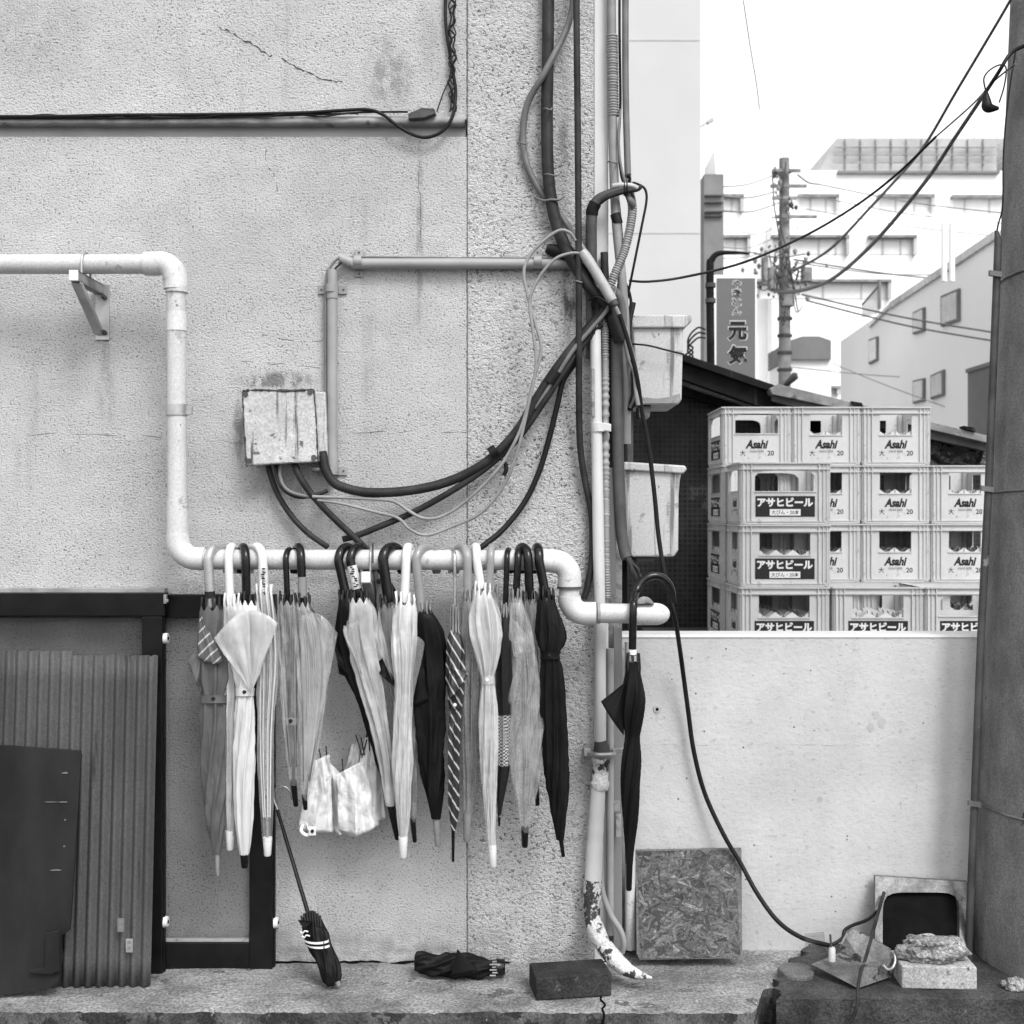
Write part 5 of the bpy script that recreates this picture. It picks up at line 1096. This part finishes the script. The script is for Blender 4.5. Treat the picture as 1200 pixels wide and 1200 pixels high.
def make_crate(kind):
    rounded = kind == 'open'
    body = MB(); th = .004
    tfs = [(lambda x,d,z: (x, -CD/2+.008+d, z), CW-.012, True), (lambda x,d,z: (-x, CD/2-.008-d, z), CW-.012, True),
           (lambda x,d,z: (-CW/2+.008+d, -x, z), CD-.012, False), (lambda x,d,z: (CW/2-.008-d, x, z), CD-.012, False)]
    for tf, W, short in tfs:
        if kind == 'open': hole = (.112, .165, .268) if short else (.148,.162,.262)
        else: hole = (.083, .158, .264) if short else (.124,.155,.262)
        wallring(body, tf, W, CH-.002, th, hole, rounded)
    for i in (-1,1):
        for j in (-1,1): body.tube([(i*(CW/2-.020), j*(CD/2-.020), .004),(i*(CW/2-.020), j*(CD/2-.020), CH-.012)], .0155, 12)
    body.box((-CW/2+.013,-CD/2+.013,.003),(CW/2-.013,CD/2-.013,.009))
    div = MB()
    if kind != 'open':
        def zig(L, n, f):
            pts = []; st = L/n
            top = lambda s: .150+.030*abs(((s/st) % 1)-.5)*2
            N = n*8; vs = []; fs = []
            for i in range(N+1):
                s = L*i/N-L/2; z = top(s+L/2); vs += [f(s,-.0013,.010), f(s,-.0013,z), f(s,.0013,z), f(s,.0013,.010)]
            for i in range(N):
                a = 4*i; b = a+4; fs += [(a,b,b+1,a+1),(a+1,b+1,b+2,a+2),(a+2,b+2,b+3,a+3)]
            div.add(vs, fs)
        for k in (1,2,3): x0 = -CW/2+.016+(CW-.032)*k/4; zig(CD-.03, 5, lambda s,d,z,x0=x0: (x0+d, s, z))
        for k in range(5): y0 = -CD/2+.02+(CD-.04)*k/4*1.0 if k in (0,4) else -CD/2+.016+(CD-.032)*k/4; zig(CW-.03, 4, lambda s,d,z,y0=y0: (s, y0+d, z))
        for k in (-1, 1): zig(CD-.03, 5, lambda s,d,z,k=k: (k*(CW/2-.019)+d, s, z))
    return body, div
protos = {}
def proto(kind):
    t = bpy.data.objects.new('beer_crate', None); COL.objects.link(t); t.empty_display_size = .05
    body, div = make_crate(kind); body.build('body', M['crate'], t)
    if div.v: div.build('bottle_divider', M['cratediv'], t)
    for f, s in (('-Y',-1),('+Y',1)):
        y = s*(CD/2-.0076)
        text('Asahi', 0, .108, y, .047, M['ink'], 'brand_lettering', t, f, .120, off=.045, shear=.28)
        text('ASAHI BEER', 0, .071, y, .013, M['inksoft'], 'small_lettering', t, f, .076, off=.03)
        text('大', -s*-.073 if s > 0 else -.073, .062, y, .029, M['ink'], 'size_mark', t, f, off=.012)
        text('20', -.073 if s > 0 else .073, .062, y, .026, M['ink'], 'count_mark', t, f, off=.02)
    for f, s in (('-X',-1),('+X',1)):
        x = s*(CW/2-.0078); m = MB(); m.box((x,-.145,.037),(x+s*.0012,.145,.138)); lp = m.build('label_panel', M['labelpanel'], t)
        x2 = x+s*.0016
        text('アサヒビール', 0, .108, x2, .046, M['label_white'], 'brand_lettering', lp, f, .272, off=.045)
        m = MB(); m.box((x2-s*.0003,-.075,.043),(x2+s*.0002,.075,.074)); m.build('label_inset', M['label_white'], lp)
        text('大びん・20本', 0, .0585, x2+s*.0004, .022, M['ink'], 'size_lettering', lp, f, .135, off=.012)
    return t
def copy_tree(o, par=None):
    c = o.copy(); COL.objects.link(c); c.parent = par
    for ch in [x for x in o.children]: copy_tree(ch, c)
    return c
used = {}
def crate(kind, xpx_left, Yf, row, label, long_=False, jx=0, rot=0):
    if kind not in protos: protos[kind] = proto(kind); o = protos[kind]
    else: o = copy_tree(protos[kind])
    wdt = CD if long_ else CW; dpt = CW if long_ else CD
    o.location = (P(xpx_left,0,Yf).x+wdt/2+jx, Yf+dpt/2, PLAT+.001+row*CH)
    o.rotation_euler = (0,0,math.radians(90 if long_ else 0)+math.radians(rot))
    tag(o, label, 'crate', 'stacked beer crates'); return o
YR, YF = 2.915, 2.53
cols = [(846,'first'),(927.5,'second'),(1009,'third'),(1090.5,'fourth')]
names_row = {3:'top',2:'second from top',1:'third from top',0:'bottom'}
for ci, (px, cname) in enumerate(cols):
    for row in range(3, -1, -1):
        if ci == 3 and row == 3: continue
        kind = 'open' if (ci == 0 and row in (3,2)) else 'grid'
        if ci == 0 and row == 3: lb = 'top left beer crate of the rear stacks, with wide rounded hand hole and no dividers'
        elif ci == 3: lb = 'beer crate in the rightmost rear stack beside the pole, ' + {2:'top',1:'middle',0:'bottom'}[row]+' of that stack'
        else: lb = 'beer crate showing its narrow end, %s rear stack from the left, %s' % (cname, names_row[row])
        crate(kind, px, YR, row, lb, False, random.uniform(-.003,.003), random.uniform(-1.0,1.0))
fr = [('open',867,2,'top crate of the tall front stack, wide side with label and open rounded hole'),('grid',867,1,'middle crate of the tall front stack, wide side with dark label panel'),
      ('grid',866,0,'bottom crate of the tall front stack, label half hidden by the low wall'),('grid',976.5,0,'single beer crate in the middle of the front row just above the low wall'),
      ('open',1084.5,0,'front row beer crate nearest the pole, rounded hole above a half hidden label')]
for kind, px, row, lb in fr: crate(kind, px, YF, row, lb, True, random.uniform(-.002,.002), random.uniform(-.9,.9))

# ------------------------------------------------------------------ shed behind the crates
YS = 3.9
t = thing('tiled_shed', 'dark mosaic tiled shed with a sloping roof behind the beer crates', 'shed', (P(980,0,YS).x, YS+1, 0))
zt_ = lambda px, py, Y=YS: P(px,py,Y).z
m = MB(); a, b = P(620,382,YS), P(1260,545,YS)
m.add([(a.x,YS,0),(b.x,YS,0),(b.x,YS,b.z),(a.x,YS,a.z),(a.x,YS+2.5,0),(b.x,YS+2.5,0),(b.x,YS+2.5,b.z),(a.x,YS+2.5,a.z)],
      [(0,1,2,3),(5,4,7,6),(4,0,3,7),(1,5,6,2),(3,2,6,7)]); m.build('wall', M['tiles'], t)
def slope(pts, Y0, Y1, name, mt, bev=.003): m = MB(); m.prism(pts, Y0, Y1); return m.build(name, M[mt], t, bevel=bev)
slope([(690,388),(910,462),(912,478),(900,480),(690,406)], 3.5, 3.56, 'fascia_board', 'shed_board')
slope([(690,402),(905,478),(895,482),(690,415)], 3.6, 3.66, 'fascia_board', 'shedroof')
slope([(690,414),(880,474),(1180,552),(1180,562),(870,484),(690,428)], 3.72, 3.78, 'fascia_board', 'shed_board')
slope([(902,455),(912,450),(1175,515),(1175,523),(1000,482),(905,462)], 3.40, 6.2, 'roof_sheet', 'shedroof')
slope([(905,463),(1000,484),(1175,524),(1175,533),(990,492),(905,470)], 3.46, 3.50, 'eaves_board', 'wood')
slope([(610,347),(700,380),(910,452),(910,461),(610,358)], 3.45, 6.2, 'roof_sheet', 'shed_board')
for (x,y) in ((998,470),(1130,499)):
    m = MB(); m.prism([(x,y),(x+12,y+2),(x+14,y+7),(x+2,y+4)], 3.38, 3.46); m.build('roof_clip', M['shed_board'], t)
m = MB()
def vs_(u, v):
    x = 1082+110*v; y = 500+ (560-500)*u + 22*v*(1-u); return P(x, y, 3.62+.03*noise.noise(Vector((u*2,v*4,1)))+.012*noise.noise(Vector((u*7,v*11,3))))
m.grid(vs_, 20, 40); tag(m.build('vinyl_sheet', M['vinyl'], None, solid=.002), 'glossy black plastic sheeting hung under the shed roof right of the crates', 'sheet')

# ------------------------------------------------------------------ street beyond
YA = 9.0
t = thing('white_tower_block', 'tall plain white building with faint horizontal panel joints beside the bundle of cables', 'building', (P(640,0,YA).x, YA+3, 0))
m = MB(); m.box((P(330,0,YA).x, YA, 0), (P(821,0,YA).x, YA+6, 14)); m.build('wall', M['towerwhite'], t)
for y in (47, 273, 498):
    m = MB(); z = P(0,y,YA).z; m.box((P(330,0,YA).x, YA-.004, z-.008), (P(821,0,YA).x-.01, YA-.0005, z+.008)); m.build('panel_joint', M['farline'], t)

t = thing('terraced_office_block', 'far pale office block with stepped floors of ribbon windows and a screened rooftop', 'building', (P(1010,0,45).x, 50, 0))
YO = 45
def zO(y, Y=YO): return P(0,y,Y).z
m = MB(); m.box((P(815,0,YO).x, YO, 0), (P(1500,0,YO).x, YO+14, zO(200))); m.build('wall', M['farwhite'], t)
m = MB(); m.box((P(905,0,YO-1).x, YO-1, 0), (P(1500,0,YO-1).x, YO-.01, zO(262,YO-1))); m.build('lower_terrace', M['farwhite'], t)
def ribbon(x0,x1,y0,y1,Y,mull):
    m = MB(); m.pbox(x0,y0,x1,y0+3,Y-.35,Y-.02); w_ = m.build('window_hood', M['farpole'], t)
    m = MB(); m.pbox(x0+1,y0+3.2,x1-1,y1,Y-.03,Y-.005); g_ = m.build('window', M['farpane'], t)
    for xx in mull: m = MB(); m.pbox(xx-.7,y0+3.2,xx+.7,y1,Y-.08,Y-.03); m.build('mullion', M['farglass'], g_)
    m = MB(); m.pbox(x1-4,y0+3.2,x1,y1,Y-.3,Y-.03); m.build('side_fin', M['farglass'], t)
ribbon(848,872,227,248,YO,(858,)); ribbon(936,984,227,248,YO,(950,968)); ribbon(1030,1096,227,248,YO,(1050,1072)); ribbon(1117,1230,228,250,YO,(1131,1160,1190))
ribbon(848,880,275,298,YO,(862,)); ribbon(905,996,275,298,YO-1,(925,960,980)); ribbon(1019,1075,275,298,YO-1,(1035,1056))
ribbon(850,1045,327,350,YO-1,(890,930,965,1010)); ribbon(850,985,452,462,YO-1,(900,))
m = MB(); m.prism([(960,200),(981,162),(1168,162),(1168,200)], YO+1, YO+9); m.build('rooftop_screen', M['screen'], t)
for x in range(990,1168,18): m = MB(); m.pbox(x,163,x+1.2,199,YO+.9,YO+.98); m.build('screen_post', M['farpole'], t)
for y in (172,181,190): m = MB(); m.pbox(978,y,1167,y+.9,YO+.82,YO+.89); m.build('screen_rail', M['farpole'], t)
m = MB(); m.pbox(982,200,1172,203,YO-.2,YO-.02); m.build('parapet_line', M['fargrey'], t)
m = MB(); m.prism([(1143,162),(1180,130),(1230,130),(1230,162)], YO+12, YO+18); m.build('roof_gable', M['farpane'], t)

# receding white building on the right, seen along its flank
def wall_d(px):      # depth factor along the flank line (8.21,20)->(8.70,26.9)
    k = (px-600)/F; tt = (8.21-20*k)/(6.9*k-.49); return 8.21+.49*tt, 20+6.9*tt
t = thing('white_flank_building', 'white building seen along its side with small upright windows, right of the far pole', 'building', (9.5, 22, 0))
H_ = 1.6+325*20/F
(x0,d0),(x1,d1) = wall_d(1215), wall_d(985)
y0_, y1_ = d0-D, d1-D; m = MB()
m.add([(x0,y0_,0),(x0+7,y0_,0),(x1+7,y1_,0),(x1,y1_,0),(x0,y0_,H_),(x0+7,y0_,H_),(x1+7,y1_,H_),(x1,y1_,H_)], [(0,3,2,1),(4,5,6,7),(0,1,5,4),(1,2,6,5),(2,3,7,6),(3,0,4,7)]); m.build('wall', M['farwhite2'], t)
def on_wall(px, py, off=0):
    x, d = wall_d(px); return Vector((x-off, d-D, EYE-(py-600)*d/F))
def strip(a, b, w_, name, mt, par=None):
    m = MB(); p, q = on_wall(*a,.03), on_wall(*b,.03); m.obox((p+q)/2, (q-p)/2, Vector((.03,0,0)), (0,0,w_)); return m.build(name, M[mt], par or t)
strip((1168,276),(1045,358),.07,'roof_edge','farglass'); strip((1045,358),(1020,382),.04,'roof_edge','farglass')
for (xa,xb,ya,yb,yc,yd) in ((1105,1126,347,338,383,376),(1072,1085,366,360,392,388),(1020,1030,398,394,427,422),(1093,1108,440,433,468,463),(1072,1085,446,443,473,470)):
    A, B, C_, D_ = on_wall(xa,ya), on_wall(xb,yb), on_wall(xb,yd), on_wall(xa,yc)
    m = MB(); o1 = Vector((-.05,0,0)); m.add([A+o1,B+o1,C_+o1,D_+o1,A-o1*.5,B-o1*.5,C_-o1*.5,D_-o1*.5],[(0,1,2,3),(4,7,6,5),(0,4,5,1),(1,5,6,2),(2,6,7,3),(3,7,4,0)]); f_ = m.build('window', M['fargrey'], t)
    i_ = [p.lerp((A+B+C_+D_)/4, .16)+Vector((-.06,0,0)) for p in (A,B,C_,D_)]; m = MB(); m.add(i_+[p+Vector((.015,0,0)) for p in i_], [(0,1,2,3),(7,6,5,4),(0,4,5,1),(1,5,6,2),(2,6,7,3),(3,7,4,0)]); m.build('pane', M['farglass'], f_)
for k in range(9):
    m = MB(); x = 1026+k*2.4; m.tube([on_wall(x,372-k*.6,.3), on_wall(x,356-k*2.6,.3)], .015, 5); m.build('baluster', M['fargrey'], t)
m = MB(); m.tube([on_wall(1025,357,.3), on_wall(1046,334,.3)], .025, 6); m.tube([on_wall(1046,328,.3), on_wall(1046,362,.3)], .04, 6); m.build('railing', M['fargrey'], t)
for x in (1146,1156):
    m = MB(); m.tube([on_wall(x,243+18,.6), on_wall(x,330,.6)], .05, 6); m.build('vent_pipe', M['farwhite'], t)

t = thing('narrow_grey_building', 'narrow far grey building with a roof spike behind the sign', 'building', (P(836,0,30).x, 31, 0))
m = MB(); m.box((P(825,0,30).x, 30, 0), (P(848,0,30).x, 32, P(0,204,30).z)); m.build('wall', M['fargrey'], t)
m = MB(); m.prism([(829,204),(830,190),(837,176),(839,204)], 30.4, 31); m.build('roof_spike', M['farglass'], t)
for y in (228,236,247,252): m = MB(); m.pbox(826,y,847,y+1.6,29.9,29.99); m.build('louvre', M['fardark'], t)
t = thing('aerial_box', 'small tilted aerial box on the edge of the white tower block', 'aerial', P(832,142,9.4))
m = MB(); m.obox(P(832,142,9.4), (.03,0,.02), (0,.03,0), (-.008,0,.014)); m.build('housing', M['farglass'], t); m = MB(); m.tube([P(832,142,9.4), P(815,152,9.6)], .006, 6); m.build('stay', M['farglass'], t)
m = MB(); m.pbox(925,399,974,421,21.9,24); m.prism([(925,399),(940,394),(960,394),(974,399)],21.9,24); tag(m.build('grey_kiosk', M['fargrey']), 'small grey roofed structure just right of the far utility pole', 'kiosk')
m = MB(); m.box((P(925,0,22).x, 22, 0), (P(974,0,22).x, 23.9, P(0,421,22).z-.004)); tag(m.build('low_building', M['farwhite']), 'low white building under the small grey roofed structure', 'building')
m = MB(); xo, zo = P(1134,0,12).x, P(0,437,12).z; m.box((xo, 10, 0), (xo+3, 12, zo)); m.box((xo-.02, 9.98, zo), (xo+3.02, 12.02, zo+.05)); tag(m.build('grey_outbuilding', M['fargrey']), 'plain grey outbuilding just left of the concrete pole above the crates', 'building')

# street lamp and sign
t = thing('bracket_post', 'dark bent post standing behind the vertical sign', 'post', P(832,0,6.0)*1.0); t.location.z = 0
m = MB(); ptube(m, cr([(832,1000,6),(832,600,6),(832,420,6),(831,320,6),(833,303,6),(842,297,6),(860,296.5,6),(878,297,6)],6), [4.3]*30+[3.6]*13, 12) if False else None
q = cr([(833,840,6,4.6),(833,600,6,4.6),(833,440,6,4.6),(832,320,6,4.6),(834,305,6,3.8),(842,297,6,3),(860,296,6,2),(878,297,6,1.3)],6)
m.tube([P(a,b,c) for a,b,c,_ in q], [R(d,c) for _,_,c,d in q], 12); m.build('post', M['shed_board'], t)
for y in (332,350): m = MB(); ptube(m, [(832.5,y,6),(832.5,y+5,6)], 6.2, 12); m.build('collar', M['fardark'], t)
for k in range(3):
    cable(['upper','middle','lower'][k]+' black wire curl by the post left of the sign', [(826,386+5*k,5.9),(818,384+6*k,5.8),(809,392+6*k,5.8),(806,402+5*k,5.8),(812,408+5*k,5.8),(803,416+4*k,5.8)], 1.1, 'black', 'wire', 'wire_curl', 'wire curls')
YG = 6.4; ZG = P(0,445,YG).z
t = thing('vertical_sign', 'tall grey vertical bar sign with やきとん元気 lettering and a pale frame', 'sign', P(862,450,YG))
m = MB(); m.pbox(835,322,887,452,YG,YG+.22); m.build('frame', M['signrim'], t, bevel=.006)
m = MB(); m.pbox(840,326,886-1,452,YG-.006,YG-.0005); m.build('face', M['signface'], t)
m = MB(); m.pbox(850,450,872,520,YG+.05,YG+.15); m.build('support', M['shed_board'], t)
def ptxt(s, x, y, h, mt, off, yy, w_=None):
    p = P(x,y,YG); text(s, p.x, p.z, yy, R(h,YG), M[mt], 'lettering', t, '-Y', R(w_,YG) if w_ else None, off=off)
for ch, y, h in (('や',333,8),('き',343,8),('と',354,8),('ん',365,8)):
    ptxt(ch, 863, y, h+2.4, 'signrim' if False else 'farline', .085, YG-.008, 12.4); ptxt(ch, 863, y, h, 'ink', .0, YG-.011, 9.5)
for ch, y in (('元',388),('気',416)):
    ptxt(ch, 864, y, 25, 'farline', .060, YG-.008, 25); ptxt(ch, 864, y, 22, 'ink', .040, YG-.011, 22)

# far utility pole
YU = 20.5
t = thing('far_utility_pole', 'distant utility pole crowded with insulators and transformer, beyond the shed roof', 'utility pole', (P(919,0,YU).x, YU, 0))
m = MB(); m.tube([(P(920,0,YU).x, YU, 0), P(919,186,YU)], [R(8.5,YU), R(6,YU)], 16); m.build('shaft', M['farpole'], t)
random.seed(21)
for (x0_,x1_,y) in ((905,938,200),(905,933,232),(908,957,254),(903,945,218)):
    m = MB(); m.obox((P(x0_,y,YU-.2)+P(x1_,y,YU-.2))/2, ((P(x1_,y,YU)-P(x0_,y,YU)).x/2,0,0), (0,.03,0), (0,0,.03)); m.build('crossarm', M['farpole'], t)
m = MB(); ptube(m, [(905,200,YU-.1),(907,240,YU-.1),(915,290,YU-.1)], .9, 6); m.build('down_lead', M['fardark'], t)
m = MB(); ptube(m, cr([(921,190,YU-.3),(915,260,YU-.3),(924,300,YU-.3),(935,365,YU-.3)],5), .8, 6); m.build('down_lead', M['fardark'], t)
for i in range(84):
    if i < 30: x, y = 919+random.choice((-1,1))*random.uniform(2,14), random.uniform(190,262)
    else: x, y = random.gauss(914,18), random.gauss(318,22)
    m = MB(); c = P(x,y,YU-.25+random.uniform(-.15,.15)); s = random.uniform(.02,.055)
    m.tube([c+Vector((0,0,s)), c, c-Vector((0,0,s*1.2))], [s*.5,s,s*.5], 8); m.build('insulator', M[random.choice(('fardark','farpole','farpole'))], t)
for (x,y,w_,h_) in ((905,330,10,16),(945,324,12,10),(896,322,7,20),(922,352,14,12)):
    m = MB(); m.tube([P(x,y-h_,YU-.45), P(x,y+h_*.6,YU-.45)], R(w_*.55,YU), 14); m.build('transformer', M['farpole'], t, bevel=.02)
for i in range(26):
    a = (random.gauss(908,20), random.gauss(310,16)); b = (random.gauss(928,14), random.gauss(325,22)); m = MB()
    ptube(m, cr([(a[0],a[1],YU-.5),((a[0]+b[0])/2+random.uniform(-6,6),max(a[1],b[1])+random.uniform(2,12),YU-.55),(b[0],b[1],YU-.5)],6), .7, 5); m.build('jumper_wire', M['fardark'], t)
for y in (372,392,412,432): m = MB(); ptube(m, [(919.5,y,YU),(919.5,y+3,YU)], 8.8, 14); m.build('band', M['fardark'], t)
m = MB(); ptube(m, [(920,452,YU-.3),(932,440,YU-.5),(934,440,YU-.5)], [3,5,3], 10); m.build('street_light', M['fardark'], t)

# overhead wires
def wire(label, pts, r, mt='black', seg=8): return cable(label, pts, r, mt, 'overhead wire', 'overhead_wire', 'overhead wires', seg=seg)
wire('upper overhead wire from the pole down to the cable bundle', [(738,329,.0),(760,330,.05),(800,325,.2),(870,308,.35),(940,278,.5),(1000,243,.55),(1050,205,.5),(1097,160,.4)], 1.5)
wire('paler outer length of the overhead wire near the pole', [(1097,160,.4),(1140,122,.2),(1165,95,.0),(1190,75,-.1)], 1.0, 'greycable')
wire('thick overhead cable dropping from the top right corner', [(1200,-35,-.2),(1183,2,0),(1122,105,1),(1085,168,2),(1055,205,4),(1020,243,7),(975,290,11),(940,312,15),(925,317,19)], 1.7)
wire('thickest overhead cable from the pole band sweeping to the far pole', [(1205,52,-.05),(1185,62,-.1),(1170,85,-.1),(1155,108,0),(1120,160,.6),(1085,212,1.5),(1030,278,4),(985,320,8),(955,336,12),(925,342,17),(905,340,20)], 2.3)
t_ = cable('bunched cable knot tied under the thickest overhead cable by the pole', [(1155,106,-.06,2),(1156,118,-.06,5),(1158,126,-.06,6),(1170,127,-.06,2)], 4, 'black', 'cable knot', 'cable_knot', None)
cable('thin wire loop above the cable knot near the pole', [(1155,106,-.04),(1153,92,-.04),(1160,82,-.04),(1172,76,-.04),(1179,80,-.04),(1177,100,-.04),(1171,120,-.04)], .9, 'black2')
wire('single fine wire crossing the empty sky at the top', [(868,-20,3),(874,20,3.6),(880,60,4.2),(886,95,5),(890,128,6)], .55, 'greycable', 6)
FW = [((848,219,-1),(905,206,20)),((848,230,0),(910,224,20)),((848,247,0),(912,238,20)),((935,205,20),(960,216,22)),((960,216,22),(1180,250,30)),((945,228,20),(1180,262,30)),((945,245,20),(1180,278,30)),
      ((930,304,20),(1180,332,24)),((935,308,20),(1120,322,28)),((940,345,20),(1180,392,16)),((945,352,20),(1180,402,16)),((848,290,10),(905,280,20)),((848,303,10),(905,292,20)),((870,272,14),(905,268,20)),((925,430,20),(1180,442,26)),((1175,500,18),(925,405,24))]
for i, (a, b) in enumerate(FW):
    mid = ((a[0]+b[0])/2, (a[1]+b[1])/2+3.5+(i%3), (a[2]+b[2])/2); A = (a[0],a[1],max(a[2],12)); mid = (mid[0], mid[1], max(mid[2],14))
    nm = ['highest','second highest','third','short dark','long upper','long middle','long lower','sagging','short sagging','paired upper','paired lower','faint upper left','faint lower left','stubby left','low','lowest slanting'][i]
    wire(nm+' distant thin wire strung from the far utility pole', [A, mid, b], (.8,.9,.9,1.2,.8,.7,.6,1.1,.8,1.1,1.1,.6,.6,.6,.6,.6)[i], 'greycable' if i < 12 else 'lightcable', 5)
